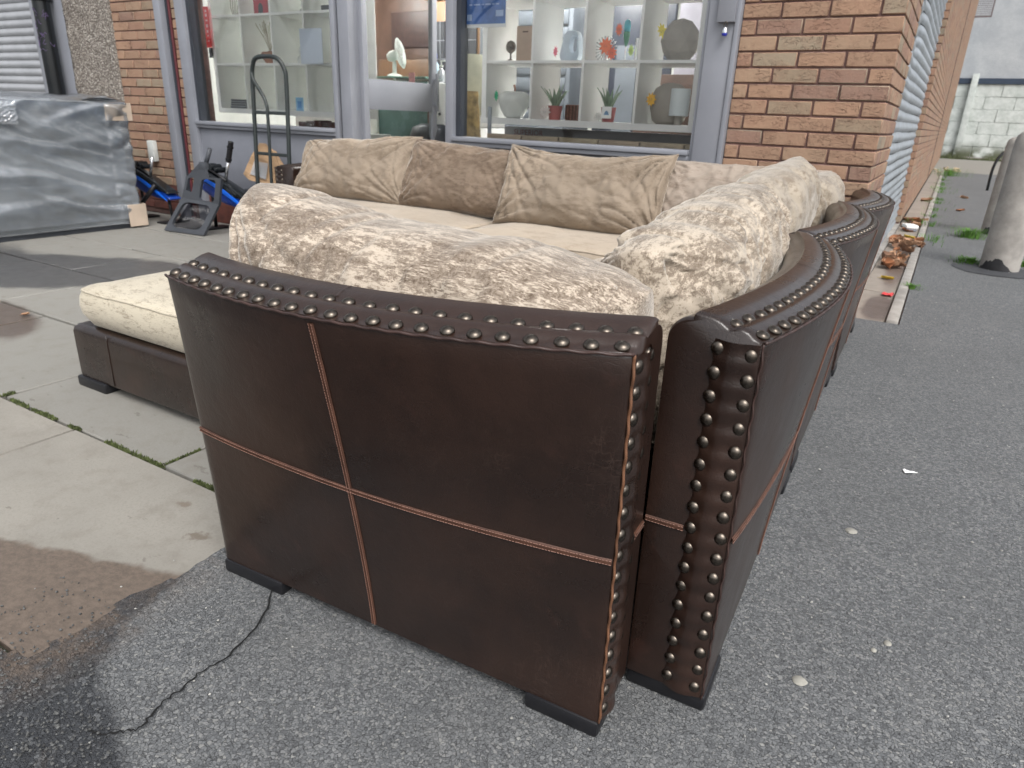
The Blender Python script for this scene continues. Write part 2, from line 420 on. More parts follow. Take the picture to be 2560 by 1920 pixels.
# ------------------------------------------------------------ mesh helpers
class MB:
    def __init__(s):
        s.v, s.f = [], []
    def add(s, vs, fs):
        o = len(s.v)
        s.v += [tuple(x) for x in vs]
        s.f += [tuple(i + o for i in f) for f in fs]
        return s
    def box(s, x0, x1, y0, y1, z0, z1, mat=None):
        vs = [Vector((x, y, z)) for z in (z0, z1) for y in (y0, y1) for x in (x0, x1)]
        if mat is not None:
            vs = [mat @ v for v in vs]
        return s.add(vs, [(0, 2, 3, 1), (4, 5, 7, 6), (0, 1, 5, 4), (2, 6, 7, 3), (0, 4, 6, 2), (1, 3, 7, 5)])
    def tube(s, pts, r, n=10, closed=False, cap=True):
        pts = [Vector(p) for p in pts]
        rs = r if isinstance(r, (list, tuple)) else [r] * len(pts)
        vs = []
        m = len(pts)
        ref = None
        for i, p in enumerate(pts):
            if closed:
                d = pts[(i + 1) % m] - pts[i - 1]
            else:
                d = pts[min(i + 1, m - 1)] - pts[max(i - 1, 0)]
            if d.length < 1e-9: d = Vector((0, 0, 1))
            d.normalize()
            if ref is None:
                ref = Vector((0, 0, 1)) if abs(d.z) < 0.9 else Vector((1, 0, 0))
            a = d.cross(ref)
            if a.length < 1e-4:
                a = d.cross(Vector((0, 1, 0)))
            a.normalize()
            b = a.cross(d).normalized()
            ref = b
            for k in range(n):
                t = 2 * PI * k / n
                vs.append(p + rs[i] * (math.cos(t) * a + math.sin(t) * b))
        fs = []
        for i in range(m if closed else m - 1):
            j = (i + 1) % m
            for k in range(n):
                fs.append((i * n + k, i * n + (k + 1) % n, j * n + (k + 1) % n, j * n + k))
        if cap and not closed:
            fs.append(tuple(range(n - 1, -1, -1)))
            fs.append(tuple((m - 1) * n + k for k in range(n)))
        return s.add(vs, fs)
    def lathe(s, prof, n=24, mat=None):
        vs, fs = [], []
        for r, z in prof:
            for k in range(n):
                t = 2 * PI * k / n
                v = Vector((r * math.cos(t), r * math.sin(t), z))
                vs.append(mat @ v if mat is not None else v)
        for i in range(len(prof) - 1):
            for k in range(n):
                fs.append((i * n + k, i * n + (k + 1) % n, (i + 1) * n + (k + 1) % n, (i + 1) * n + k))
        fs.append(tuple(range(n - 1, -1, -1)))
        fs.append(tuple((len(prof) - 1) * n + k for k in range(n)))
        return s.add(vs, fs)
    def prism(s, outline, depth, mat=None):
        # outline in local xz, extruded along +y by depth
        n = len(outline)
        vs = [Vector((x, 0, z)) for x, z in outline] + [Vector((x, depth, z)) for x, z in outline]
        if mat is not None:
            vs = [mat @ v for v in vs]
        fs = [tuple(range(n)), tuple(range(2 * n - 1, n - 1, -1))]
        fs += [(i, i + n, (i + 1) % n + n, (i + 1) % n) for i in range(n)]
        return s.add(vs, fs)
    def grid(s, rows, closed_u=False, closed_v=False):
        h, w = len(rows), len(rows[0])
        vs = [p for r in rows for p in r]
        fs = []
        for i in range(h if closed_v else h - 1):
            for j in range(w if closed_u else w - 1):
                a, b = i * w + j, i * w + (j + 1) % w
                c, d = ((i + 1) % h) * w + (j + 1) % w, ((i + 1) % h) * w + j
                fs.append((a, b, c, d))
        return s.add(vs, fs)
    def mesh(s, name, mat, smooth=False, bevel=0.0, recalc=True, segs=2, angle=None):
        me = bpy.data.meshes.new(name)
        me.from_pydata(s.v, [], s.f)
        if recalc or bevel:
            bm = bmesh.new()
            bm.from_mesh(me)
            if recalc:
                bmesh.ops.recalc_face_normals(bm, faces=bm.faces)
            if bevel:
                es = [e for e in bm.edges if len(e.link_faces) == 2 and e.calc_face_angle(0) > 0.6]
                bmesh.ops.bevel(bm, geom=es, offset=bevel, segments=segs, affect='EDGES', profile=0.5)
            bm.to_mesh(me)
            bm.free()
        if mat is not None:
            me.materials.append(M[mat] if isinstance(mat, str) else mat)
        if smooth or bevel:
            me.polygons.foreach_set('use_smooth', [True] * len(me.polygons))
            if angle or bevel:
                try: me.set_sharp_from_angle(angle=angle or 0.7)
                except Exception: pass
        me.update()
        return me
    def obj(s, name, mat, parent=None, **kw):
        return link(name, s.mesh(name, mat, **kw), parent)

def link(name, me, parent=None, loc=None):
    o = bpy.data.objects.new(name, me)
    COL.objects.link(o)
    if parent is not None:
        o.parent = parent
        if loc is not None: o.location = loc
    elif loc is not None:
        o.location = loc
    return o

def tag(o, label=None, cat=None, group=None, kind=None):
    if label: o['label'] = label
    if cat: o['category'] = cat
    if group: o['group'] = group
    if kind: o['kind'] = kind
    return o

def thing(name, label, cat, loc=(0, 0, 0), rz=0.0, group=None):
    o = bpy.data.objects.new(name, None)
    o.empty_display_size = 0.1
    COL.objects.link(o)
    o.location = loc
    o.rotation_euler = (0, 0, rz)
    return tag(o, label, cat, group)

def T(x=0, y=0, z=0): return Matrix.Translation((x, y, z))
def RX(a): return Matrix.Rotation(a, 4, 'X')
def RY(a): return Matrix.Rotation(a, 4, 'Y')
def RZ(a): return Matrix.Rotation(a, 4, 'Z')
def bez(pts, n=8):
    # Catmull-Rom through points
    P = [Vector(p) for p in pts]
    out = []
    for i in range(len(P) - 1):
        p0, p1, p2, p3 = P[max(i - 1, 0)], P[i], P[i + 1], P[min(i + 2, len(P) - 1)]
        for k in range(n):
            t = k / n
            out.append(0.5 * ((2 * p1) + (p2 - p0) * t + (2 * p0 - 5 * p1 + 4 * p2 - p3) * t * t + (3 * p1 - p0 - 3 * p2 + p3) * t ** 3))
    out.append(P[-1])
    return out

# ------------------------------------------------------------ ground
def lerp_tab(x, tab):
    if x <= tab[0][0]: return tab[0][1]
    for (a, b), (c, d) in zip(tab, tab[1:]):
        if x <= c: return b + (d - b) * (x - a) / (c - a)
    return tab[-1][1]

def build_ground():
    def axis(lo, flo, fhi, hi, step):
        a = []
        x = flo
        d = step
        while x > lo:
            a.append(x); x -= d; d *= 1.6
        a.append(lo); a.reverse()
        x = flo + step
        while x < fhi:
            a.append(x); x += step
        d = step
        while x < hi:
            a.append(x); x += d; d *= 1.6
        a.append(hi)
        return a
    xs = sorted(set([round(v, 4) for v in axis(-80, -1.3, 0.0, 80, 0.012)] + [0.0, 0.28, -8.0]))
    ys = sorted(set([round(v, 4) for v in axis(-60, -3.9, -3.0, 120, 0.012)] + [-3.6, 0.2]))
    tab = [(-0.954, -3.27), (-0.916, -3.36), (-0.89, -3.45), (-0.83, -3.53), (-0.75, -3.57), (-0.66, -3.60), (-0.59, -3.61), (-0.4, -3.68), (0.1, -3.9)]
    def hid(x, y):
        if y < -2.9 and x < -0.9:
            n = noise.noise(Vector((x * 11, y * 11, 5))) * 0.035 + noise.noise(Vector((x * 37, y * 37, 2))) * 0.02
            if x < -0.958 + n * 0.5 and y > -3.598 + n: return True
            return False
        if x < -0.955 and -3.6 < y < 0.0: return True
        if 0.0 < x < 0.28 and y > 0.2: return True
        if x < 0.0 and y > 0.0: return True
        return False
    vs, att, mudv = [], [], []
    for y in ys:
        for x in xs:
            n = noise.noise(Vector((x * 9, y * 9, 0))) * 0.02 + noise.noise(Vector((x * 40, y * 40, 3))) * 0.006
            xx, yy = x, y
            if abs(x + 0.955) < 0.02 and -3.62 < y < -2.9: xx = x + n * 0.9
            if abs(y + 3.6) < 0.02 and x < -0.9: yy = y + n * 0.9
            vs.append((xx, yy, 0.006 if (x < -0.9 and y < -2.9) else 0.0))
            yl = lerp_tab(x, tab) + n * 1.6
            w = 0.0
            if x < -0.955:
                w = 1.0
            elif y < yl + 0.012:
                w = min(1.0, (yl + 0.012 - y) / 0.03)
            if x < -4 or y < -6 or y > -2.8: w = 0.0
            att.append(w)
            q = 0.0
            if x < -0.80 and y < -3.2:
                dd = max(-3.60 - y, 0) if x < -0.955 else math.hypot(x + 0.955, max(-3.6 - y, 0))
                q = max(0.0, 1 - dd / 0.13) * (1 if y < -3.42 else 0.4)
            mudv.append(q)
    W = len(xs)
    fs = []
    for i in range(len(ys) - 1):
        for j in range(W - 1):
            cx, cy = (xs[j] + xs[j + 1]) / 2, (ys[i] + ys[i + 1]) / 2
            if hid(cx, cy): continue
            fs.append((i * W + j, i * W + j + 1, (i + 1) * W + j + 1, (i + 1) * W + j))
    me = bpy.data.meshes.new('asphalt_ground')
    me.from_pydata(vs, [], fs)
    a = me.attributes.new('wet', 'FLOAT', 'POINT')
    a.data.foreach_set('value', att)
    a = me.attributes.new('mud', 'FLOAT', 'POINT')
    a.data.foreach_set('value', mudv)
    me.materials.append(M['asphalt'])
    tag(link('asphalt_ground', me), 'grey asphalt with a dark damp corner beside the paving', kind='structure')
    # bed under the paving
    b = MB().box(-9.2, -0.93, -3.61, 0.05, -0.12, -0.014)
    tag(b.obj('paving_bed', plain('joint_soil', (0.055, 0.055, 0.035), 0.95, var=0.3, scale=20)), 'dark soil between paving slabs', kind='structure')
    # paving slabs: each one a part of the pavement
    pv = thing('pavement', 'pale concrete paving slabs in front of the shop', None)
    pv['kind'] = 'structure'
    rows = [(-3.6, -3.0, -0.974), (-3.0, -2.4, -1.44), (-2.4, -1.8, -0.99), (-1.8, -1.2, -1.44), (-1.2, -0.6, -0.90), (-0.6, 0.0, -1.35)]
    cache = {}
    for ri, (y0, y1, xo) in enumerate(rows):
        x1 = -0.93
        x0 = xo if xo < -1.0 else xo - 0.9
        while x1 > -9.2:
            w = x1 - x0
            if w > 0.1:
                g = 0.006
                key = round(w, 2)
                if key not in cache:
                    ml = []
                    for k in range(3):
                        rr = random.Random(k + int(key * 100))
                        m = MB().box(g, w - g + rr.uniform(-.002, .002), g, 0.6 - g, -0.045, 0.0)
                        ml.append(m.mesh('paving_slab', 'slab', bevel=0.004, segs=1))
                    cache[key] = ml
                o = link('paving_slab', random.choice(cache[key]), pv, (x0, y0, random.uniform(0.0, 0.005)))
                o.rotation_euler = (random.uniform(-.003, .003), random.uniform(-.002, .002), random.uniform(-.003, .003))
            x1, x0 = x0, x0 - 0.9
    # gutter and edging along the side wall
    gt = thing('gutter', 'narrow concrete strip with edging along the side wall', None)
    gt['kind'] = 'structure'
    y = 0.2
    for k in range(12):
        L = 0.9 if k < 8 else 3.0
        MB().box(0.002, 0.206, y + 0.004, y + L - 0.004, -0.08, -0.012 + random.uniform(-.003, .003)).obj('channel_slab', 'gutter', gt, bevel=0.003, segs=1)
        MB().box(0.212, 0.272, y + 0.004, y + L - 0.004, -0.08, 0.014 + random.uniform(-.002, .002)).obj('edging_stone', 'conc', gt, bevel=0.008)
        y += L
    MB().box(-0.0, 0.28, 0.2, 18.4, -0.2, -0.03).obj('bed', 'mortar', gt)
    # crack in the asphalt
    pts = [(-0.80, -3.10), (-0.736, -3.206), (-0.679, -3.291), (-0.652, -3.396), (-0.661, -3.438), (-0.654, -3.489), (-0.651, -3.531), (-0.637, -3.57), (-0.649, -3.589), (-0.674, -3.612), (-0.70, -3.62)]
    pl = bez([(x, y, 0) for x, y in pts], 7)
    L, Rr = [], []
    for i, p in enumerate(pl):
        d = (pl[min(i + 1, len(pl) - 1)] - pl[max(i - 1, 0)]).normalized()
        nrm = Vector((-d.y, d.x, 0))
        jit = nrm * random.uniform(-.0035, .0035)
        w = 0.0013 + 0.0014 * random.random()
        L.append(p + jit + nrm * w + Vector((0, 0, 0.007)))
        Rr.append(p + jit - nrm * w + Vector((0, 0, 0.007)))
    tag(MB().grid([L, Rr]).obj('asphalt_crack', plain('crack_black', (0.006, 0.006, 0.006), 1.0), recalc=False), 'thin jagged crack running across the asphalt', kind='structure')
    # concrete beyond the bollards
    tag(MB().box(1.12, 2.6, 2.9, 11, -0.05, 0.006).obj('far_path', 'slab'), 'pale concrete path beyond the bollards', kind='structure')
    tag(MB().box(-0.3, 9, 18.3, 30, -0.05, 0.005).obj('rear_path', 'slab'), 'pale concrete yard at the end of the alley', kind='structure')
build_ground()

# ------------------------------------------------------------ brick walls
def brick_mesh(L, W, H, seed, mat='brick'):
    r = random.Random(seed)
    m = MB()
    nx = 4
    jit = lambda a: r.uniform(-a, a)
    m.box(0, L, 0, W, 0, H)
    me = m.mesh('brick', mat, bevel=0.0035, segs=1)
    for v in me.vertices:
        v.co += Vector((jit(.0009), jit(.0009), jit(.0009)))
    return me
BM = {}
def brick(L, W, mat='brick'):
    k = (round(L, 3), round(W, 3), mat)
    if k not in BM:
        BM[k] = [brick_mesh(L, W, 0.066, s * 7 + int(L * 1000), mat) for s in range(4 if L > 0.2 else 2)]
    return random.choice(BM[k])

def build_corner_wall():
    w = thing('corner_brick_wall', 'tan brick corner pier right of the shop window with a padlocked frame beside it', 'brick wall')
    MB().box(-0.746, -0.008, 0.008, 0.25, 0.0, 2.5).box(-0.25, -0.008, 0.25, 0.96, 0, 2.5).obj('mortar_core', 'mortar', w)
    for k in range(-13, 20):
        z = 1.485 - 0.075 * (k + 1) + 0.005
        if z < -0.02: continue
        st = (k % 2 == 0)
        mat = 'plinth' if z < 0.18 else 'brick'
        x = 0.0
        first = True
        while x > -0.74:
            L = (0.215 if st else 0.1025) if first else 0.215
            x0 = max(x - L, -0.746)
            if x - x0 > 0.03:
                D = (0.1025 if st else 0.215) if first else 0.1025
                o = link('brick', brick(x - x0, D, mat), w, (x0, random.uniform(-.0015, .0015), z + random.uniform(-.0012, .0012)))
            if first:
                ys = D + 0.01
                first = False
            x = x0 - 0.01
        y = ys
        while y < 0.95:
            y1 = min(y + 0.215, 0.965)
            if y1 - y > 0.03:
                o = link('brick', brick(0.1025, y1 - y, mat), w, (-0.1025 + random.uniform(-.0015, .0015), y, z))
            y = y1 + 0.01
build_corner_wall()

def build_left_wall():
    w = thing('left_brick_wall', 'narrow tan brick wall between pebbledash pier and left shop window', 'brick wall')
    MB().box(-6.26, -5.33, 0.008, 0.25, 0, 2.5).obj('mortar_core', 'mortar', w)
    for i in range(-11, 24):
        z = 1.693 - 0.075 * (i + 1) + 0.005
        if z < -0.02 or z > 2.44: continue
        mat = 'plinth' if z < 0.2 else 'brick'
        x = -6.146 + (0 if i % 2 == 0 else 0.1125) - 0.225 * 2 + 0.005
        while x < -5.33:
            a, b = max(x, -6.255), min(x + 0.215, -5.333)
            if b - a > 0.03:
                link('brick', brick(b - a, 0.1025, mat), w, (a, random.uniform(-.002, .002), z))
            x += 0.225
build_left_wall()

YJ = 4.95      # far jamb of the side shutter
def build_side_wall():
    w = thing('side_brick_wall', 'long receding tan brick side wall beyond the buckled roller shutter', 'brick wall')
    H = 6.6
    MB().box(-0.25, -0.008, YJ + 0.005, 14.0, 0, 3.6).box(-0.25, -0.008, 14.0, 28.0, 0, H).obj('mortar_core', 'mortar', w)
    stuff = MB()
    k = 0
    z = 0.03
    while z < H - 0.07:
        y = YJ - (0.1125 if k % 2 else 0)
        while y < 28:
            a, b = max(y, YJ), min(y + 0.215, 28.0)
            if z > 3.54 and a < 14.0:
                y += 0.225
                continue
            if b - a > 0.03 and not (14.02 < (a + b) / 2 < 14.06):
                if b < YJ + 2.4 and 0.3 < z < 2.15:
                    link('brick', brick(0.1025, b - a), w, (-0.1025, a, z))
                else:
                    x = random.uniform(-.001, .001)
                    stuff.box(-0.05, x, a, b, z, z + 0.065)
            y += 0.225
        z += 0.075
        k += 1
    tag(stuff.obj('far_bricks', 'brick', w, recalc=False), kind='stuff')
    MB().box(-0.02, 0.006, 14.0, 14.06, 0, H).obj('movement_joint', 'welt_dark', w)
build_side_wall()

def build_pebble_pier():
    t = NT('pebbledash')
    c = t.coord('Position')
    v = t.node('ShaderNodeTexVoronoi')
    t.link(c, v.inputs['Vector'])
    v.inputs['Scale'].default_value = 85
    sep = t.node('ShaderNodeSeparateColor')
    t.link(v.outputs['Color'], sep.inputs[0])
    col = t.ramp(sep.outputs[0], [(0, (0.10, 0.085, 0.07)), (0.3, (0.27, 0.235, 0.20)), (0.7, (0.40, 0.36, 0.31)), (1, (0.62, 0.58, 0.52))])
    col = t.mix(t.rng(v.outputs['Distance'], 0.35, 0.75), col, (0.13, 0.11, 0.095))
    col = t.mix(t.rng(t.noise(c, 4, 4), 0.55, 0.75, 0, 0.5), col, (0.12, 0.10, 0.085))
    h = t.math('SUBTRACT', 1.0, v.outputs['Distance'])
    m = t.fin(col, 0.9, t.bump(h, 0.9, 0.012))
    p = MB()
    # slightly lumpy rendered pier
    rows = []
    for i in range(70):
        z = 2.5 * i / 69
        r = []
        for (x, y) in [(-6.985, 0.2)] + [(-6.985 + 0.73 * k / 24, 0.0) for k in range(25)] + [(-6.255, 0.2)]:
            n = noise.noise(Vector((x * 30, z * 30, 1))) * 0.006 + noise.noise(Vector((x * 11, z * 11, 5))) * 0.006
            edge = 0.010 * noise.noise(Vector((x, z * 26, 8))) if x < -6.97 else 0
            r.append((x + edge, y - 0.012 + n, z))
        rows.append(r)
    p.grid(rows)
    tag(p.obj('pebbledash_pier', m, smooth=True), 'grey pebbledash pier between black drainpipe and brick wall', 'pier')
build_pebble_pier()

# ------------------------------------------------------------ shutters, pipe, shop front
def slat_rows(par, mat, axis, a0, a1, fixed, z0, z1, pitch, bend=0.0, out=1, nseg=14):
    # one curved slat, copied up the opening
    prof = []
    for k in range(7):
        t = k / 6
        prof.append((0.013 * math.sin(PI * min(1, t * 1.12)) if t < 0.9 else 0.001, pitch * t * 0.96))
    z = z0
    i = 0
    while z < z1:
        rows = []
        bz = bend * math.exp(-((z - 1.55) / 0.5) ** 2)
        for j in range(nseg + 1):
            s = j / nseg
            a = a0 + (a1 - a0) * s
            dent = 0.0
            dz = 0.0
            if bend:
                dent = 0.035 * math.exp(-((s - 0.30) / 0.06) ** 2) * math.exp(-((z - 1.62) / 0.22) ** 2)
                dz = bz * (abs(s - 0.3) / 0.7) ** 1.1 - bz * 0.5 + 0.006 * noise.noise(Vector((s * 5, z * 9, 2)))
            row = []
            for o, h in prof:
                p = fixed - out * (o + dent) if axis == 'x' else fixed + out * (o - dent)
                row.append((a, p, z + h + dz) if axis == 'x' else (p, a, z + h + dz))
            rows.append(row)
        m = MB().grid(rows)
        m.obj('slat', mat, par, smooth=True, recalc=False)
        z += pitch
        i += 1

def build_shutters():
    s = thing('roller_shutter', 'grey slatted roller shutter left of the black drainpipe', 'roller shutter')
    slat_rows(s, 'galv_left', 'x', -9.3, -7.555, 0.05, 0.0, 2.4, 0.0735)
    MB().box(-7.56, -7.49, -0.01, 0.09, 0, 2.45).obj('guide_rail', 'grey_paint', s, bevel=0.004)
    MB().box(-9.3, -7.56, 0.07, 0.1, 0, 2.45).obj('backing', 'dark_gasket', s)
    p = thing('grey_pilaster', 'flat grey painted pilaster behind the black drainpipe', 'pilaster')
    MB().box(-7.488, -7.0, -0.005, 0.12, 0, 2.5).obj('board', 'grey_paint', p, bevel=0.004)
    d = thing('drainpipe', 'glossy black cast drainpipe with collar and purple scribbles', 'drainpipe', (-7.17, -0.10, 0))
    MB().lathe([(0.072, 0.0), (0.072, 2.5)], 28).obj('pipe', 'black_gloss', d, smooth=True, angle=0.6)
    MB().lathe([(0.074, 1.80), (0.092, 1.81), (0.096, 1.84), (0.089, 1.87), (0.096, 1.90), (0.092, 1.95), (0.073, 1.96)], 28).obj('collar', 'black_gloss', d, smooth=True, angle=0.5)
    pm = plain('purple_scribble', (0.13, 0.09, 0.20), 0.6)
    sc = MB()
    rr = random.Random(4)
    for k in range(26):
        a = rr.uniform(-2.4, -0.4)
        z = rr.uniform(1.42, 1.74)
        pts = []
        for q in range(7):
            a += rr.uniform(-0.22, 0.25)
            z += rr.uniform(-0.02, 0.02)
            pts.append((0.0735 * math.cos(a), 0.0735 * math.sin(a), z))
        sc.tube(pts, 0.0016, 4)
    sc.obj('scribble', pm, d)
    # bent galvanised shutter on the side street
    s = thing('roller_shutter', 'buckled galvanised roller shutter in the side wall past the brick corner', 'roller shutter')
    slat_rows(s, 'galv', 'y', 0.97, YJ - 0.03, -0.052, 0.0, 2.5, 0.075, bend=0.035, out=1, nseg=40)
    MB().box(-0.066, -0.050, YJ - 0.05, YJ - 0.004, 0, 2.55).obj('guide_rail', 'grey_paint', s, bevel=0.003)
    MB().box(-0.12, -0.09, 0.97, YJ, 0, 2.55).obj('backing', 'dark_gasket', s)
    MB().box(-0.12, -0.001, 0.962, YJ + 0.1, -0.1, 0.012).obj('threshold', 'conc', s)
    MB().box(-0.25, 0.01, 0.0, 13.98, 3.6, 3.7).box(-0.25, 0.01, 14.0, 28, 6.6, 6.7).box(-0.25, 0.0, 0.0, YJ, 2.55, 3.6).box(-9.3, -0.25, -0.02, 0.25, 3.282, 3.6).obj('upper_wall', 'brick', None)
    tag(bpy.data.objects['upper_wall'], 'tan brick upper wall above the shop and shutter', 'wall')
    tag(MB().box(-9.4, -0.03, -0.16, 0.24, 2.52, 3.28).obj('fascia_board', 'grey_paint', bevel=0.01), 'long grey fascia board above the shop front', 'fascia')
build_shutters()

def build_front():
    # left window
    w = thing('shop_window', 'left shop window in grey frame with red sign and white cubes behind', 'shop window')
    MB().box(-5.327, -5.217, -0.03, 0.10, 0.0, 2.5).obj('frame_post', 'grey_paint', w, bevel=0.004)
    MB().box(-5.215, -5.185, 0.0, 0.09, 0.845, 2.4).obj('gasket', 'dark_gasket', w)  # near-black strip standing in for the dark recess side
    MB().box(-3.613, -3.572, -0.03, 0.10, 0.0, 2.5).obj('frame_post', 'grey_paint', w, bevel=0.004)
    MB().box(-5.217, -3.613, -0.045, 0.10, 0.815, 0.842).box(-5.217, -3.613, -0.03, 0.10, 0.79, 0.813).obj('sill', 'grey_paint', w, bevel=0.004)
    MB().box(-5.217, -3.613, 0.0, 0.09, 0.27, 0.787).obj('riser_panel', 'grey_panel', w, bevel=0.002)
    MB().box(-5.217, -3.613, 0.01, 0.09, 0.0, 0.268).obj('brick_base', 'plinth', w)
    MB().box(-5.217, -3.613, -0.03, 0.10, 2.4, 2.5).obj('head', 'grey_paint', w, bevel=0.004)
    MB().grid([[(-5.19, 0.06, 0.84), (-3.61, 0.06, 0.84)], [(-5.19, 0.06, 2.4), (-3.61, 0.06, 2.4)]]).obj('glass_pane', 'glass', w, recalc=False)
    # right window
    w = thing('shop_window', 'right shop window in grey frame with blue poster and vases behind', 'shop window')
    MB().box(-2.609, -2.551, -0.03, 0.10, 0.0, 2.5).obj('frame_post', 'grey_paint', w, bevel=0.004)
    MB().box(-2.549, -2.515, 0.01, 0.09, 0.842, 2.4).obj('gasket', 'dark_gasket', w)
    MB().box(-2.551, -0.937, -0.045, 0.10, 0.81, 0.838).box(-2.551, -0.937, -0.03, 0.10, 0.782, 0.808).obj('sill', 'grey_paint', w, bevel=0.004)
    MB().box(-2.551, -0.937, 0.015, 0.09, 0.1, 0.780).obj('riser_panel', 'grey_panel', w, bevel=0.002)
    MB().box(-2.551, -0.937, 0.02, 0.09, 0.0, 0.098).obj('brick_base', 'plinth', w)
    MB().box(-0.937, -0.918, -0.012, 0.10, 0.0, 2.5).obj('frame_bead', 'grey_paint', w, bevel=0.003)
    MB().box(-0.916, -0.775, -0.03, 0.10, 0.0, 2.5).obj('frame_post', 'grey_paint', w, bevel=0.004)
    MB().box(-0.773, -0.748, -0.04, 0.10, 0.0, 2.5).obj('frame_edge', 'grey_paint', w, bevel=0.004)
    MB().box(-2.551, -0.937, -0.03, 0.10, 2.4, 2.5).obj('head', 'grey_paint', w, bevel=0.004)
    MB().grid([[(-2.55, 0.06, 0.83), (-0.93, 0.06, 0.83)], [(-2.55, 0.06, 2.4), (-0.93, 0.06, 2.4)]]).obj('glass_pane', 'glass', w, recalc=False)
    # door frame and door standing open
    w = thing('door_frame', 'grey metal door frame between the two shop windows', 'door frame')
    MB().box(-3.538, -3.44, -0.03, 0.10, 0.0, 2.5).obj('jamb', 'grey_paint', w, bevel=0.004)
    MB().box(-3.570, -3.540, 0.0, 0.09, 0.0, 2.5).obj('gasket', 'dark_gasket', w)
    MB().box(-3.44, -2.609, -0.03, 0.10, 2.2, 2.5).obj('head', 'grey_paint', w, bevel=0.004)
    MB().box(-3.44, -2.609, -0.02, 0.10, 0.0, 0.02).obj('threshold', 'grey_paint', w)
    d = thing('shop_door', 'grey glazed shop door standing open with a long pull handle', 'door', (-3.425, 0.07, 0.03), math.radians(86))
    W, H = 0.80, 2.13
    MB().box(0, 0.05, -0.022, 0.022, 0, H).obj('stile', 'grey_paint', d, bevel=0.003)
    MB().box(W - 0.055, W, -0.022, 0.022, 0, H).obj('stile', 'grey_paint', d, bevel=0.003)
    MB().box(0.051, W - 0.056, -0.02, 0.02, 0.955, 1.163).obj('mid_rail', 'grey_paint', d, bevel=0.003)
    MB().box(0.051, W - 0.056, -0.02, 0.02, 0.0, 0.12).obj('bottom_rail', 'grey_paint', d, bevel=0.003)
    MB().box(0.051, W - 0.056, -0.02, 0.02, H - 0.08, H).obj('top_rail', 'grey_paint', d, bevel=0.003)
    MB().grid([[(0.04, 0, 0.1), (W - 0.04, 0, 0.1)], [(0.04, 0, 0.97), (W - 0.04, 0, 0.97)]]).obj('glass_pane', 'door_glass', d, recalc=False)
    MB().grid([[(0.04, 0, 1.15), (W - 0.04, 0, 1.15)], [(0.04, 0, H - 0.04), (W - 0.04, 0, H - 0.04)]]).obj('glass_pane', 'door_glass', d, recalc=False)
    MB().box(W - 0.05, W - 0.022, -0.062, -0.047, 0.96, 1.24).box(W - 0.045, W - 0.027, -0.047, -0.02, 1.0, 1.02).box(W - 0.045, W - 0.027, -0.047, -0.02, 1.18, 1.20).obj('handle', 'grey_paint', d, bevel=0.003)
    # grey post and red pipe
    tag(MB().box(-5.545, -5.462, -0.07, -0.003, 0.0, 2.5).obj('grey_post', 'grey_paint', bevel=0.004), 'slim grey square post standing against the left brick wall', 'post')
    tag(MB().box(-5.455, -5.432, -0.02, -0.003, 0.0, 2.5).obj('dark_trim', 'dark_gasket'), 'thin black strip beside the slim grey post', 'trim')
    tag(MB().tube([(-5.415, -0.012, 0.0), (-5.415, -0.012, 2.5)], 0.012, 10).obj('red_pipe', plain('dark_red_paint', (0.09, 0.015, 0.02), 0.4), smooth=True, angle=0.7), 'thin dark red pipe beside the slim grey post', 'pipe')
    # lock box and padlock on the right frame
    tag(MB().box(-0.861, -0.77, -0.062, -0.03, 1.47, 2.3).obj('cover_plate', 'grey_paint', bevel=0.002), 'grey metal cover plate on the frame above the padlock', 'cover plate')
    p = thing('padlock', 'small silver padlock with blue base hanging from grey cover plate', 'padlock', (-0.812, -0.06, 1.405), 0.1)
    MB().lathe([(0.010, 0.0), (0.0135, 0.004), (0.0145, 0.012), (0.0145, 0.013)], 18).obj('base', plain('blue_plastic', (0.02, 0.03, 0.35), 0.35), p, smooth=True, angle=0.6)
    MB().lathe([(0.0145, 0.0135), (0.0145, 0.022), (0.012, 0.035), (0.008, 0.040), (0.004, 0.041)], 18).obj('body', plain('padlock_steel', (0.6, 0.62, 0.65), 0.25, 0.9), p, smooth=True, angle=0.6)
    MB().tube(bez([(-0.007, 0, 0.037), (-0.007, 0, 0.058), (0, 0, 0.067), (0.007, 0, 0.058), (0.007, 0, 0.037)], 5), 0.0025, 8).obj('shackle', 'stud', p, smooth=True)
    # alarm / socket things low on left wall
    tag(MB().box(-5.935, -5.85, -0.05, -0.002, 0.47, 0.65).obj('meter_box', plain('pale_box', (0.55, 0.57, 0.55), 0.5), bevel=0.008), 'small pale plastic box low on the left brick wall', 'box')
build_front()

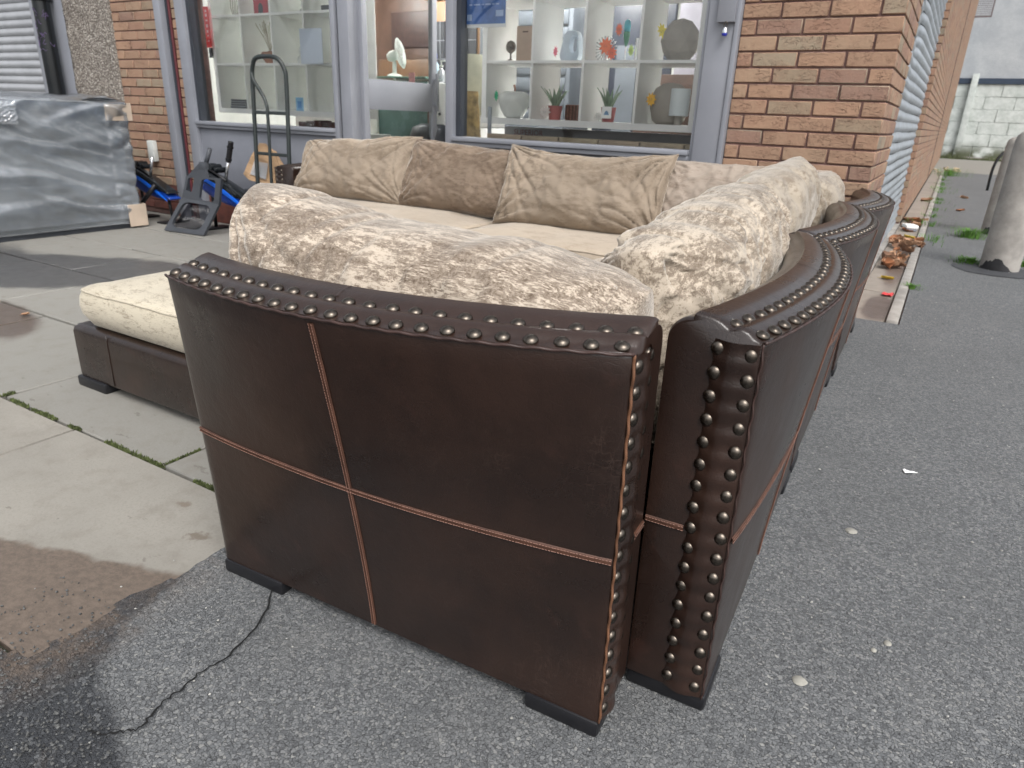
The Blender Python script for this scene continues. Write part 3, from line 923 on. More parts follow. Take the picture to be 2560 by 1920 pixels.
# ------------------------------------------------------------ far end of the side street
def build_far():
    w = thing('painted_block_wall', 'white painted block wall with dark blue band closing the alley', 'wall')
    MB().box(-3, 9.5, 30.03, 30.4, 0, 2.75).obj('core', plain('block_joint', (0.42, 0.45, 0.43), 0.9, var=0.3, scale=2), w)
    t = NT('white_blocks')
    c = t.coord('Position')
    n = t.noise(c, 2.2, 6, 0.7)
    col = t.mix(t.rng(n, 0.35, 0.7), (0.58, 0.61, 0.585), (0.40, 0.44, 0.41))
    z = t.node('ShaderNodeSeparateXYZ')
    t.link(c, z.inputs[0])
    low = t.math('MULTIPLY', t.rng(z.outputs[2], 0.15, 0.75, 1, 0), t.rng(t.noise(c, 1.7, 5), 0.36, 0.52))
    col = t.mix(low, col, (0.085, 0.095, 0.055))
    blk = t.fin(col, 0.8, t.bump(t.noise(c, 9, 5), 0.6, 0.03))
    meshes = {}
    for r in range(6):
        x = -3 + (0.5 if r % 2 else 0)
        while x < 9.4:
            L = min(0.98, 9.5 - x)
            if L > 0.2:
                k = round(L, 2)
                if k not in meshes:
                    meshes[k] = MB().box(0, L, 0, 0.05, 0, 0.442).mesh('block', blk, bevel=0.008, segs=1)
                link('block', meshes[k], w, (x, 29.99 + random.uniform(-.01, .01), 0.05 + r * 0.45))
            x += 1.0
    MB().box(-3, 9.5, 29.93, 30.4, 2.752, 2.95).obj('blue_band', plain('dark_blue_paint', (0.028, 0.045, 0.075), 0.5), w)
    MB().box(0.40, 0.62, 29.80, 29.92, 0.0, 3.10).obj('pilaster', blk, w, bevel=0.01)
    t = NT('grey_render')
    c = t.coord('Position')
    col = t.mix(t.rng(t.noise(c, 1.2, 7, 0.7), 0.35, 0.7), (0.36, 0.38, 0.40), (0.46, 0.48, 0.49))
    col = t.mix(t.rng(t.noise(c, 14, 4, 0.7), 0.5, 0.75, 0, 0.35), col, (0.27, 0.285, 0.30))
    g = t.fin(col, 0.9, t.bump(t.noise(c, 25, 4), 0.5, 0.03))
    tag(MB().box(-3, 9.5, 30.0, 34, 2.952, 9.0).obj('rendered_house', g), 'tall grey rendered house above the painted block wall', 'building')
    MB().box(-3, 9.5, 29.7, 29.98, 0.0, 0.10).obj('step', 'conc', w)
    c = thing('window_cage', 'rusty brown wire cage fixed high on the end of the side wall', 'cage')
    cm = plain('rusty_wire', (0.12, 0.085, 0.085), 0.7)
    m = MB()
    for i in range(9):
        m.box(0.02 + i * 0.055, 0.028 + i * 0.055, 27.3, 27.31, 4.75, 6.1)
    for i in range(22):
        m.box(0.02, 0.47, 27.3, 27.31, 4.78 + i * 0.06, 4.79 + i * 0.06)
    m.obj('mesh_panel', cm, c)
    MB().box(0.0, 0.48, 27.29, 27.33, 4.72, 4.76).box(0.0, 0.48, 27.29, 27.33, 5.32, 5.37).box(0.46, 0.5, 27.29, 27.33, 4.72, 6.1).obj('cage_frame', cm, c)
    # bollards
    def bollard(x, y, label, r=0.135, h=1.02, lean=(0, 0)):
        b = thing('concrete_bollard', label, 'bollard', (x, y, 0), 0, 'concrete bollards at the pavement edge')
        b.rotation_euler = (lean[0], lean[1], 0)
        prof = [(r, -0.02), (r, 0.02)] + [(r * (1 - 0.04 * k / 10), h * 0.9 * k / 10) for k in range(1, 11)]
        prof += [(r * 0.94, h * 0.935), (r * 0.88, h * 0.965), (r * 0.72, h * 0.988), (r * 0.4, h), (0.01, h)]
        me = MB().lathe(prof, 40)
        me = me.mesh('post', 'conc', smooth=True, angle=0.9)
        for v in me.vertices:
            n = noise.noise(v.co * 9) * 0.003
            v.co.x += n; v.co.y += n
        link('post', me, b)
        t = MB()
        rows = []
        for i in range(30):
            a = -PI * 0.92 + PI * 0.62 * i / 29
            hh = 0.115 * max(0.05, math.sin(PI * i / 29)) * (0.75 + 0.4 * noise.noise(Vector((i * 0.35, x, 0))))
            rows.append([((r + 0.002) * math.cos(a), (r + 0.002) * math.sin(a), 0.002), ((r + 0.001) * math.cos(a), (r + 0.001) * math.sin(a), max(hh, 0.006))])
        t.grid(rows)
        t.obj('tar_smear', plain('tar_black', (0.018, 0.018, 0.02), 0.7, var=0.4, scale=20), b, recalc=False)
    bollard(0.835, 2.58, 'nearest rounded concrete bollard with black tar at its foot')
    bollard(0.90, 4.95, 'second concrete bollard half hidden behind the nearest one', lean=(0, 0.012), h=0.97)
    # tar apron round the first bollard
    pts = []
    for k in range(28):
        a = 2 * PI * k / 28
        rr = 0.26 + 0.05 * noise.noise(Vector((math.cos(a) * 2, math.sin(a) * 2, 4)))
        pts.append((0.80 + rr * 1.1 * math.cos(a), 2.5 + rr * 1.15 * math.sin(a), 0.004))
    m = MB()
    m.add(pts, [tuple(range(28))])
    tag(m.obj('tar_patch', plain('tar_patch', (0.045, 0.047, 0.052), 0.7, var=0.3, scale=30, bump=0.6, bscale=200), recalc=False), 'dark tar patch on asphalt round the nearest bollard', kind='structure')
    hp = thing('cycle_hoop', 'thin black metal hoop standing behind the bollards', 'cycle hoop', (1.15, 12.0, 0), 0.5)
    MB().tube(bez([(-0.12, 0, 0), (-0.12, 0, 0.42), (-0.02, 0, 0.66), (0.18, 0, 0.72), (0.40, 0, 0.66), (0.5, 0, 0.42), (0.5, 0, 0)], 6), 0.025, 10).obj('rail', 'black_gloss', hp, smooth=True)
build_far()

# ------------------------------------------------------------ sofa
STUD = MB().lathe([(0.0112, 0.0), (0.0114, 0.0008), (0.0109, 0.0024), (0.0098, 0.0044), (0.0078, 0.0062), (0.0050, 0.0076), (0.0018, 0.0082)], 18).mesh('stud', 'stud', smooth=True, angle=1.3)

def back_section(label, P0, P1, H0, H1, bulge, thick, e0=0.0, e1=0.0, studs_end=(False, True), group=None, zb=0.031, seam_v=0.5, welt='welt_dark', feet=(), tan_edge=False, endstrip=True):
    # P0 -> P1 bottom outer line; outward normal is to the right of travel
    P0, P1 = Vector((P0[0], P0[1], 0)), Vector((P1[0], P1[1], 0))
    root = thing('sofa_back_section', label, 'sofa section', tuple((P0 + P1) / 2), 0, group)
    org = (P0 + P1) / 2
    d = (P1 - P0)
    Lg = d.length
    d.normalize()
    nrm = Vector((d.y, -d.x, 0))
    def Hh(u): return H0 + (H1 - H0) * u
    def b(u): return bulge * math.sin(PI * min(1, max(0, u))) ** 0.85 + e0 * (1 - u) + e1 * u
    def off(u, z):
        t = max(0.0, (z - zb) / (Hh(u) - zb))
        return b(u) * t ** 1.25
    def P(u, o, z):
        return P0 + d * (Lg * u) + nrm * o + Vector((0, 0, z)) - org
    def outer(u, z, lift=0.0): return P(u, off(u, z) + lift, z)
    def topz(u, k):
        # k = distance in from the outer top edge
        z = Hh(u) - 0.003 + 0.020 * math.sin(PI / 2 * min(1.0, k / (thick * 0.75)))
        z += 0.0050 * math.sin(PI * min(1, max(0, (k - 0.016) / 0.038))) if 0.016 < k < 0.054 else 0
        if k > 0.054:
            z += 0.009 * math.sin(PI * min(1, (k - 0.054) / (thick - 0.054)))
        return z
    # profile
    def profile(u, ins=0.0):
        H = Hh(u)
        out = []
        for k in range(19):
            z = zb + ins + (H - 0.010 - zb - ins) * k / 18
            o = off(u, z) - ins
            o += 0.0012 * noise.noise(Vector((u * Lg * 6, z * 6, 3)))
            out.append(P(u, o, z))
        ot = off(u, H)
        out.append(P(u, ot - 0.0035 - ins, H - 0.0025 - ins))
        for k in (0.008, 0.012, 0.016, 0.020, 0.026, 0.035, 0.044, 0.050, 0.054, 0.058, 0.066, 0.08, thick * 0.72):
            pin = 0.0
            ph = math.cos(2 * PI * u * Lg / 0.039)
            if abs(k - 0.014) < 0.008 or abs(k - 0.054) < 0.008: pin = 0.0024 * (0.5 + 0.5 * ph)
            out.append(P(u, ot - k, topz(u, k) - pin - ins))
        R = 0.035
        for k in range(7):
            a = PI / 2 * k / 6
            out.append(P(u, ot - thick + R - R * math.sin(a) + ins, H + 0.017 - R + R * math.cos(a) - ins))
        for k in range(1, 6):
            z = H - R - (H - R - 0.10) * k / 5
            out.append(P(u, ot * (1 - k / 5) - thick + ins, z))
        out.append(P(u, -thick + ins, zb + ins))
        return out
    us = [0.0, 0.004 / Lg] + [0.012 / Lg + (1 - 0.024 / Lg) * k / 88 for k in range(89)] + [1 - 0.004 / Lg, 1.0]
    rows = []
    for i, u in enumerate(us):
        ins = 0.004 if i in (0, len(us) - 1) else (0.0012 if i in (1, len(us) - 2) else 0.0)
        rows.append(profile(u, ins))
    m = MB().grid(rows, closed_u=True)
    n = len(rows[0])
    m.f.append(tuple(range(n - 1, -1, -1)))
    m.f.append(tuple((len(rows) - 1) * n + k for k in range(n)))
    m.obj('leather_body', 'leather', root, smooth=True, angle=0.9)
    # studs
    def place_stud(p, nn):
        o = link('stud', STUD, root)
        o.rotation_mode = 'QUATERNION'
        q = nn.to_track_quat('Z', 'Y')
        jit = Vector((random.uniform(-.0012, .0012), random.uniform(-.0012, .0012), random.uniform(-.0008, .0002)))
        o.location = p + jit
        o.rotation_quaternion = q
    cnt = int(Lg / 0.039)
    for row, k in enumerate((0.0155, 0.0545)):
        for i in range(cnt):
            u = (i + 0.5 + (0.1 if row else 0)) / cnt
            if u > 0.995: continue
            place_stud(P(u, off(u, Hh(u)) - k, topz(u, k) - 0.0010), (Vector((0, 0, 1)) + nrm * 0.28).normalized())
    for end, flag in enumerate(studs_end):
        if not flag: continue
        u = float(end)
        nn = d if end else -d
        H = Hh(u)
        for row, k in enumerate((0.017, 0.064)):
            c2 = 17
            for i in range(c2):
                z = zb + 0.028 + (H - zb - 0.050) * (i + (0.0 if row else -0.12)) / (c2 - 1)
                place_stud(P(u, off(u, z) - k, z) + nn * -0.0008, nn)
        # raised leather strip between the stud columns
        if endstrip:
            rows2 = []
            for i in range(120):
                z = zb + 0.004 + (H - zb - 0.012) * i / 119
                ph = 0.5 + 0.5 * math.cos(2 * PI * (z - zb - 0.028) / ((H - zb - 0.05) / 16))
                r = []
                for k, h in ((0.003, 0.0), (0.007, 0.003), (0.017, 0.0062 - 0.0052 * ph), (0.030, 0.0112 - 0.003 * ph), (0.041, 0.0128 - 0.0015 * ph), (0.052, 0.0112 - 0.003 * ph), (0.064, 0.0060 - 0.0048 * ph), (0.0705, 0.0032), (0.0725, 0.0)):
                    w = 0.0018 * math.sin(z * 165) if k > 0.07 else 0
                    r.append(P(u, off(u, z) - k + w, z) + nn * (h - 0.0015))
                rows2.append(r)
            MB().grid(rows2).obj('end_strip', 'leather_strip', root, smooth=True)
    # seams: a ribbon with two lines of stitches
    def ribbon(path, wdir, nn, name, mat, w=0.006, h=0.0026):
        rows3 = []
        for p, wd, nv in zip(path, wdir, nn):
            rows3.append([p - wd * w, p - wd * w * 0.6 + nv * h, p + nv * h * 0.55, p + wd * w * 0.6 + nv * h, p + wd * w])
        MB().grid(rows3).obj(name, mat, root, smooth=True)
        st = MB()
        for sgn in (-1, 1):
            i = 0
            acc = 0.0
            while i < len(path) - 1:
                a = path[i] + wdir[i] * (w * 0.55 * sgn) + nn[i] * (h + 0.0004)
                bb = path[i + 1] + wdir[i + 1] * (w * 0.55 * sgn) + nn[i + 1] * (h + 0.0004)
                seg = bb - a
                L = seg.length
                t = 0.0
                while t + 0.0048 < L + 0.001:
                    q0 = a + seg * (t / L)
                    q1 = a + seg * (min(1, (t + 0.0036) / L))
                    st.tube([q0, q1], 0.0006, 4, cap=False)
                    t += 0.0052
                i += 1
        st.obj('stitching', 'thread', root)
    Z = Vector((0, 0, 1))
    zs = 0.362
    path = [outer(0.004 + 0.992 * k / 30, zs, 0.0004) for k in range(31)]
    ribbon(path, [Z] * 31, [nrm] * 31, 'seam', 'seam')
    for end, flag in enumerate(studs_end):
        if flag:
            nn = d if end else -d
            u = float(end)
            pth = [P(u, off(u, zs) - k, zs) + nn * 0.0004 for k in (0.076, 0.09, 0.11, thick - 0.004)]
            ribbon(pth, [Z] * 4, [nn] * 4, 'seam', 'seam')
    if seam_v is not None:
        zz = [zb + 0.003 + (Hh(seam_v) - 0.016 - zb) * k / 26 for k in range(27)]
        path = [outer(seam_v, z, 0.0006) for z in zz]
        ribbon(path, [d] * 27, [nrm] * 27, 'seam', 'seam', 0.0055)
        ks = [0.062, 0.075, 0.09, thick * 0.72]
        path = [P(seam_v, off(seam_v, Hh(seam_v)) - k, topz(seam_v, k) + 0.0002) for k in ks]
        MB().grid([[p - d * 0.003 for p in path], [p + Vector((0, 0, 0.0006)) for p in path], [p + d * 0.003 for p in path]]).obj('seam', 'leather_strip', root, smooth=True)
    # welts
    wl = []
    for k in range(161):
        u = k / 160
        ph = math.cos(2 * PI * u * Lg / 0.039)
        wl.append(P(u, off(u, Hh(u)) - 0.0005 + 0.0010 * ph, Hh(u) - 0.005 + 0.0011 * ph))
    MB().tube(wl, 0.0026, 6).obj('top_welt', welt, root, smooth=True)
    for end, flag in enumerate(studs_end):
        if not flag: continue
        nn = d if end else -d
        wl = []
        for k in range(120):
            z = zb + (Hh(end) - 0.006 - zb) * k / 119
            ph = math.sin(2 * PI * z / 0.041)
            wl.append(P(float(end), off(float(end), z) - 0.0008 + 0.0014 * ph, z) + nn * (0.0005 + 0.0012 * ph))
        MB().tube(wl, 0.0023 if tan_edge else 0.0016, 6).obj('edge_welt', 'welt_tan' if tan_edge else 'welt_dark', root, smooth=True)
    for (u0, u1, w) in feet:
        o0, o1 = 0.0, w
        mt = MB()
        pts = [P(u0, 0.005, 0), P(u1, 0.005, 0), P(u1, -w, 0), P(u0, -w, 0)]
        vs = [Vector((p.x, p.y, 0.0)) for p in pts] + [Vector((p.x, p.y, zb + 0.002)) for p in pts]
        mt.add(vs, [(0, 1, 2, 3), (4, 5, 6, 7), (0, 1, 5, 4), (1, 2, 6, 5), (2, 3, 7, 6), (3, 0, 4, 7)])
        mt.obj('foot', 'foot', root, bevel=0.006)
    return root

G = 'curved sofa sections'
back_section('nearest curved dark leather sofa section facing the viewer with crossed stitched seams', (-0.885, -3.208), (0.017, -3.165), 0.690, 0.702, 0.085, 0.135, 0.045, 0.020,
             studs_end=(False, True), group=G, seam_v=0.47, welt='welt_dark', feet=[(0.0, 0.195, 0.05), (0.845, 1.0, 0.05)], tan_edge=True)
back_section('first curved leather section of the right side with two columns of studs on its end', (0.150, -3.017), (0.110, -1.99), 0.700, 0.700, 0.072, 0.145, 0.0, 0.0,
             studs_end=(True, False), group=G, feet=[(0.004, 0.13, 0.142), (0.88, 0.99, 0.142)])
back_section('second curved leather section along the asphalt, middle of the right side', (0.110, -1.975), (0.085, -0.965), 0.700, 0.697, 0.070, 0.145,
             studs_end=(True, False), group=G, feet=[(0.01, 0.13, 0.142), (0.87, 0.99, 0.142)])
back_section('third curved leather section nearest the brick corner', (0.092, -0.950), (0.075, -0.035), 0.690, 0.686, 0.072, 0.145,
             studs_end=(True, False), group=G, feet=[(0.01, 0.13, 0.142), (0.87, 0.99, 0.142)])
back_section('small studded leather arm end at the far left beside the sack truck', (-3.73, -0.05), (-3.73, -0.52), 0.60, 0.585, 0.012, 0.185,
             studs_end=(False, True), group=G, seam_v=None, feet=[(0.8, 0.99, 0.15)])

def rounded_rect(x0, x1, y0, y1, r, n=9, per=16):
    pts = []
    r = min(r, (x1 - x0) / 2 - 1e-3, (y1 - y0) / 2 - 1e-3)
    cs = [((x1 - r, y1 - r), 0), ((x0 + r, y1 - r), PI / 2), ((x0 + r, y0 + r), PI), ((x1 - r, y0 + r), 1.5 * PI)]
    for i, ((cx, cy), a0) in enumerate(cs):
        for k in range(n + 1):
            a = a0 + PI / 2 * k / n
            pts.append((cx + r * math.cos(a), cy + r * math.sin(a)))
        (nx, ny), na = cs[(i + 1) % 4]
        ex, ey = nx + r * math.cos(na), ny + r * math.sin(na)
        sx, sy = pts[-1]
        for k in range(1, per):
            pts.append((sx + (ex - sx) * k / per, sy + (ey - sy) * k / per))
    return pts

def base_box(label, x0, x1, y0, y1, z0=0.036, z1=0.235, seams=(), feet=(), flare=0.0):
    root = thing('seat_platform', label, 'sofa base', (0, 0, 0))
    rows = []
    for ins, z in ((0.012, z0), (0.003, z0 + 0.003), (0.0, z0 + 0.012), (0.0, z0 + 0.06), (-flare, z0 + 0.12), (-flare, z1 - 0.025), (-flare + 0.004, z1 - 0.012), (-flare + 0.012, z1 - 0.003), (-flare + 0.03, z1)):
        rows.append([Vector((x, y, z)) for x, y in rounded_rect(x0 + ins, x1 - ins, y0 + ins, y1 - ins, 0.02, 5, 20)])
    m = MB().grid(rows, closed_u=True)
    n = len(rows[0])
    m.f.append(tuple(range(n))); m.f.append(tuple((len(rows) - 1) * n + k for k in range(n)))
    m.obj('leather_base', 'leather', root, smooth=True, angle=0.9)
    for x in seams:
        MB().tube([(x, y0 - 0.0005, z0 + 0.01), (x, y0 - flare - 0.0005, z0 + 0.12), (x, y0 - flare - 0.0005, z1 - 0.03), (x, y0 + 0.0, z1 - 0.004)], 0.0022, 5).obj('seam', 'leather_strip', root, smooth=True)
    for f in feet:
        MB().box(*f, 0.0, z0 + 0.004).obj('foot', 'foot', root, bevel=0.008)
    return root
base_box('low dark leather chaise base with a cream cushion on it', -2.243, -0.93, -2.782, -1.9, seams=(-2.02, -1.5), feet=[(-2.25, -2.075, -2.79, -2.70), (-2.25, -2.19, -2.1, -1.93)])
base_box('dark leather seat base inside the right side of the sofa', -0.92, -0.055, -2.95, -1.05, feet=[(-0.9, -0.8, -2.9, -2.8)])
base_box('dark leather seat base of the far row below the tan cushions', -3.54, -0.075, -1.03, -0.06, feet=[(-3.5, -3.4, -1.0, -0.9)])

def seat_cushion(label, mat, x0, x1, y0, y1, z0, z1, dome, pipe=True, r=0.06, seed=0, name='seat_cushion'):
    root = thing(name, label, 'seat cushion')
    h = z1 - z0
    prof = [(0.045, z0), (0.018, z0 + 0.006), (0.006, z0 + 0.03), (-0.004, z0 + h * 0.35), (-0.007, z0 + h * 0.55), (-0.003, z1 - 0.03), (0.006, z1 - 0.010), (0.012, z1 - 0.002), (0.03, z1 + dome * 0.10), (0.06, z1 + dome * 0.25), (0.11, z1 + dome * 0.5), (0.17, z1 + dome * 0.72), (0.25, z1 + dome * 0.9), (0.33, z1 + dome)]
    mx = min(x1 - x0, y1 - y0) / 2
    rows = []
    for ins, z in prof:
        ins = min(ins, mx * 0.96)
        row = []
        for x, y in rounded_rect(x0 + ins, x1 - ins, y0 + ins, y1 - ins, max(0.012, r - ins * 0.3), 8, 26):
            n = noise.noise(Vector((x * 5 + seed, y * 5, z * 9))) * 0.010 + noise.noise(Vector((x * 17 + seed, y * 17, z * 20))) * 0.0035
            k = 0.25 if z < z0 + 0.02 else 1
            cx, cy = (x0 + x1) / 2, (y0 + y1) / 2
            dv = Vector((x - cx, y - cy, 0)).normalized()
            row.append(Vector((x, y, z + (n * k if z > z1 - 0.03 else 0))) + dv * n * 0.5 * k)
        rows.append(row)
    m = MB().grid(rows, closed_u=True)
    n = len(rows[0])
    m.f.append(tuple(range(n))); m.f.append(tuple((len(rows) - 1) * n + k for k in range(n)))
    m.obj('cover', mat, root, smooth=True)
    if pipe:
        MB().tube(rows[6], 0.0042, 7, closed=True).obj('piping', mat, root, smooth=True)
    return root
seat_cushion('cream crushed velvet chaise cushion on the low leather base at left', 'velvet_cream', -2.19, -0.98, -2.775, -1.93, 0.238, 0.375, 0.035, seed=1)
seat_cushion('velvet seat cushion inside the right side of the sofa', 'velvet_seat', -0.97, -0.13, -1.92, -1.02, 0.238, 0.385, 0.03, seed=2)
seat_cushion('velvet seat cushion in the near right corner of the sofa', 'velvet_seat', -0.97, -0.13, -2.84, -1.93, 0.238, 0.385, 0.03, seed=3)
seat_cushion('pale velvet seat cushion at the left of the far row', 'velvet_seat', -3.52, -1.88, -1.02, -0.12, 0.238, 0.395, 0.035, seed=4)
seat_cushion('pale velvet seat cushion at the right of the far row', 'velvet_seat', -1.87, -0.13, -1.01, -0.12, 0.238, 0.395, 0.035, seed=5)

def pillow(label, mat, loc, dims, rz=0.0, lean=0.0, seed=0, q=0.5, topf=None, bend=0.0, fold=0.012, gather=0.010, pinch=0.035, pipe='edge', tilt=0.0, corner=2.6, nx=96, nz=60, wr=0.12, cross=0.0, seam_x=None, seam_side=-1, px=4.0, group='loose back cushions'):
    L, Tk, H = dims
    root = thing('cushion', label, 'cushion', loc, rz, group)
    root.rotation_euler = (lean, tilt, rz)
    def ridge(v):
        return 1 - abs(v) * 2.0
    def pos(X, Z, side):
        ax, az = abs(X), abs(Z)
        e = max(0.0, (1 - ax ** px)) * max(0.0, (1 - az ** 3.2))
        th = e ** q
        y = side * (Tk / 2) * th
        x = L / 2 * X * (1 - pinch * (1 - Z * Z))
        z = H / 2 * Z * (1 - pinch * 1.1 * (1 - X * X))
        # folds running out of the corners
        f = 0.0
        for ci, (cx, cz) in enumerate(((-1, -1), (1, -1), (-1, 1), (1, 1))):
            dx, dz = (X - cx) * L / 2, (Z - cz) * H / 2
            r = math.hypot(dx, dz)
            a = math.atan2(dz, dx)
            s = noise.noise(Vector((a * corner + seed * 3.1 + ci * 7.7, r * 3.0, side * 2.0 + seed)))
            f += max(0, ridge(s)) ** 3.5 * math.exp(-r / 0.24) * (1 - math.exp(-r / 0.03))
        g = noise.noise(Vector((x * 17 + seed, z * 4, side + seed))) * math.exp(-(1 - az) * H / 2 / 0.07)
        g += noise.noise(Vector((x * 4, z * 17 + seed, side + seed + 5))) * math.exp(-(1 - ax) * L / 2 / 0.07)
        w = noise.noise(Vector((x * 5.5 + seed, z * 5.5, side * 3 + seed)))
        w2 = noise.noise(Vector((x * 13 + z * 7 + seed, z * 12 - x * 5, side * 3 + seed)))
        damp = min(1.0, e * 6)
        y += side * damp * (-fold * f * 1.6 + gather * g + fold * 0.8 * w + fold * wr * max(0, ridge(w2)) ** 3)
        if cross:
            cr = noise.noise(Vector((x * 9 + 1.5 * math.sin(z * 7 + seed), z * 2.2, seed + side)))
            cr2 = noise.noise(Vector((x * 20 + z * 5, z * 3.0, seed + 9)))
            y += side * damp * cross * (-0.9 * max(0, ridge(cr)) ** 4 - 0.35 * max(0, ridge(cr2)) ** 4 + 0.25)
            crz = noise.noise(Vector((x * 9 + 1.5 * math.sin(z * 7 + seed), z * 2.2, seed)))
            z += cross * 0.6 * (-max(0, ridge(crz)) ** 4) * max(0, Z) ** 2
        y += -bend * (1 - X * X)
        if topf: z += topf(X) * (0.5 + 0.5 * Z)
        z += 0.006 * noise.noise(Vector((x * 8 + seed, 0.2, 7))) * az
        return Vector((x, y, z))
    def par(i, n):
        t = -1 + 2 * i / n
        return math.sin(t * PI / 2) * 0.55 + t * 0.45
    m = MB()
    fr = [[pos(par(j, nx), par(i, nz), -1) for j in range(nx + 1)] for i in range(nz + 1)]
    bk = [[pos(par(j, nx), par(i, nz), 1) for j in range(nx + 1)] for i in range(nz + 1)]
    m.grid(fr)
    m.grid([list(reversed(r)) for r in bk])
    me = m.mesh('cover', mat, recalc=False)
    bm = bmesh.new()
    bm.from_mesh(me)
    bmesh.ops.remove_doubles(bm, verts=bm.verts, dist=0.0006)
    bmesh.ops.recalc_face_normals(bm, faces=bm.faces)
    bm.to_mesh(me)
    bm.free()
    me.polygons.foreach_set('use_smooth', [True] * len(me.polygons))
    link('cover', me, root)
    if seam_x is not None:
        jj = min(range(nx + 1), key=lambda j: abs(par(j, nx) - seam_x))
        src = fr if seam_side < 0 else bk
        MB().tube([src[i][jj] for i in range(2, nz - 1)], 0.0035, 6).obj('end_seam', mat, root, smooth=True)
    if pipe == 'edge':
        ring = [fr[0][j] for j in range(nx + 1)] + [fr[i][nx] for i in range(1, nz + 1)] + [fr[nz][j] for j in range(nx - 1, -1, -1)] + [fr[i][0] for i in range(nz - 1, 0, -1)]
        MB().tube(ring, 0.0040, 6, closed=True).obj('piping', mat, root, smooth=True)
    return root

# near cushions
pillow('long bolster-like crushed velvet cushion slumped over the nearest leather section', 'velvet_front', (-0.472, -2.990, 0.590), (0.86, 0.36, 0.40), 0.03, 0.0, 1, q=0.40, cross=0.011, topf=lambda X: 0.030 * math.exp(-((X + 0.9) / 0.42) ** 2) + 0.004 - 0.012 * X - 0.075 * max(0, X - 0.35) ** 1.4, bend=0.022, fold=0.016, gather=0.012, pinch=0.0, corner=2.2, nx=130, nz=90, px=6, pipe=None, wr=0.3, seam_x=0.90)
pillow('crumpled crushed velvet cushion against the first right side section', 'velvet_side', (-0.125, -2.41, 0.600), (0.92, 0.29, 0.43), math.radians(92), 0.0, 2, q=0.40, cross=0.018, topf=lambda X: 0.012 + 0.022 * X - 0.03 * max(0, -X) ** 2, bend=0.02, fold=0.018, gather=0.020, pinch=0.0, nx=120, nz=80, px=5, pipe=None, wr=0.5, seam_x=0.92, seam_side=-1)
pillow('tall pale cushion standing highest on the right side of the sofa', 'velvet_pale', (-0.150, -1.66, 0.650), (0.84, 0.24, 0.44), math.radians(91), 0.06, 3, q=0.42, topf=lambda X: -0.005 + 0.022 * X, fold=0.022, gather=0.022, bend=0.01, pinch=0.0, pipe=None, px=5)
pillow('small pale cushion end by the third leather section and brick corner', 'velvet_pale', (-0.150, -0.68, 0.595), (0.70, 0.24, 0.40), math.radians(90), 0.0, 4, q=0.40, fold=0.014, pinch=0.0, pipe=None)
# far row, left to right
pillow('tan velvet cushion at the left end of the far row', 'velvet_tan', (-3.045, -0.44, 0.605), (0.93, 0.27, 0.42), 0.05, math.radians(-27), 5, q=0.45, topf=lambda X: 0.0 + 0.038 * X + 0.01 * X * X, fold=0.026, gather=0.016, corner=3.6, wr=0.3)
pillow('browner velvet cushion second from the left in the far row', 'velvet_brown', (-2.18, -0.42, 0.605), (0.90, 0.24, 0.42), 0.0, math.radians(-27), 6, q=0.45, topf=lambda X: 0.008 - 0.026 * X, fold=0.019, gather=0.014, corner=3.6, wr=0.4)
pillow('wide tan velvet cushion with deep creases and raised corners in the far row', 'velvet_tan', (-1.36, -0.50, 0.610), (0.98, 0.26, 0.45), 0.02, math.radians(-25), 7, q=0.45, topf=lambda X: -0.025 + 0.042 * X * X, fold=0.032, gather=0.020, pinch=0.045, corner=3.8, wr=0.25)
pillow('pale grey crinkled velvet cushion at the right end of the far row', 'velvet_grey', (-0.58, -0.36, 0.600), (0.86, 0.22, 0.42), 0.0, math.radians(-24), 8, q=0.40, topf=lambda X: 0.0, fold=0.016, gather=0.008, corner=4, wr=0.8)

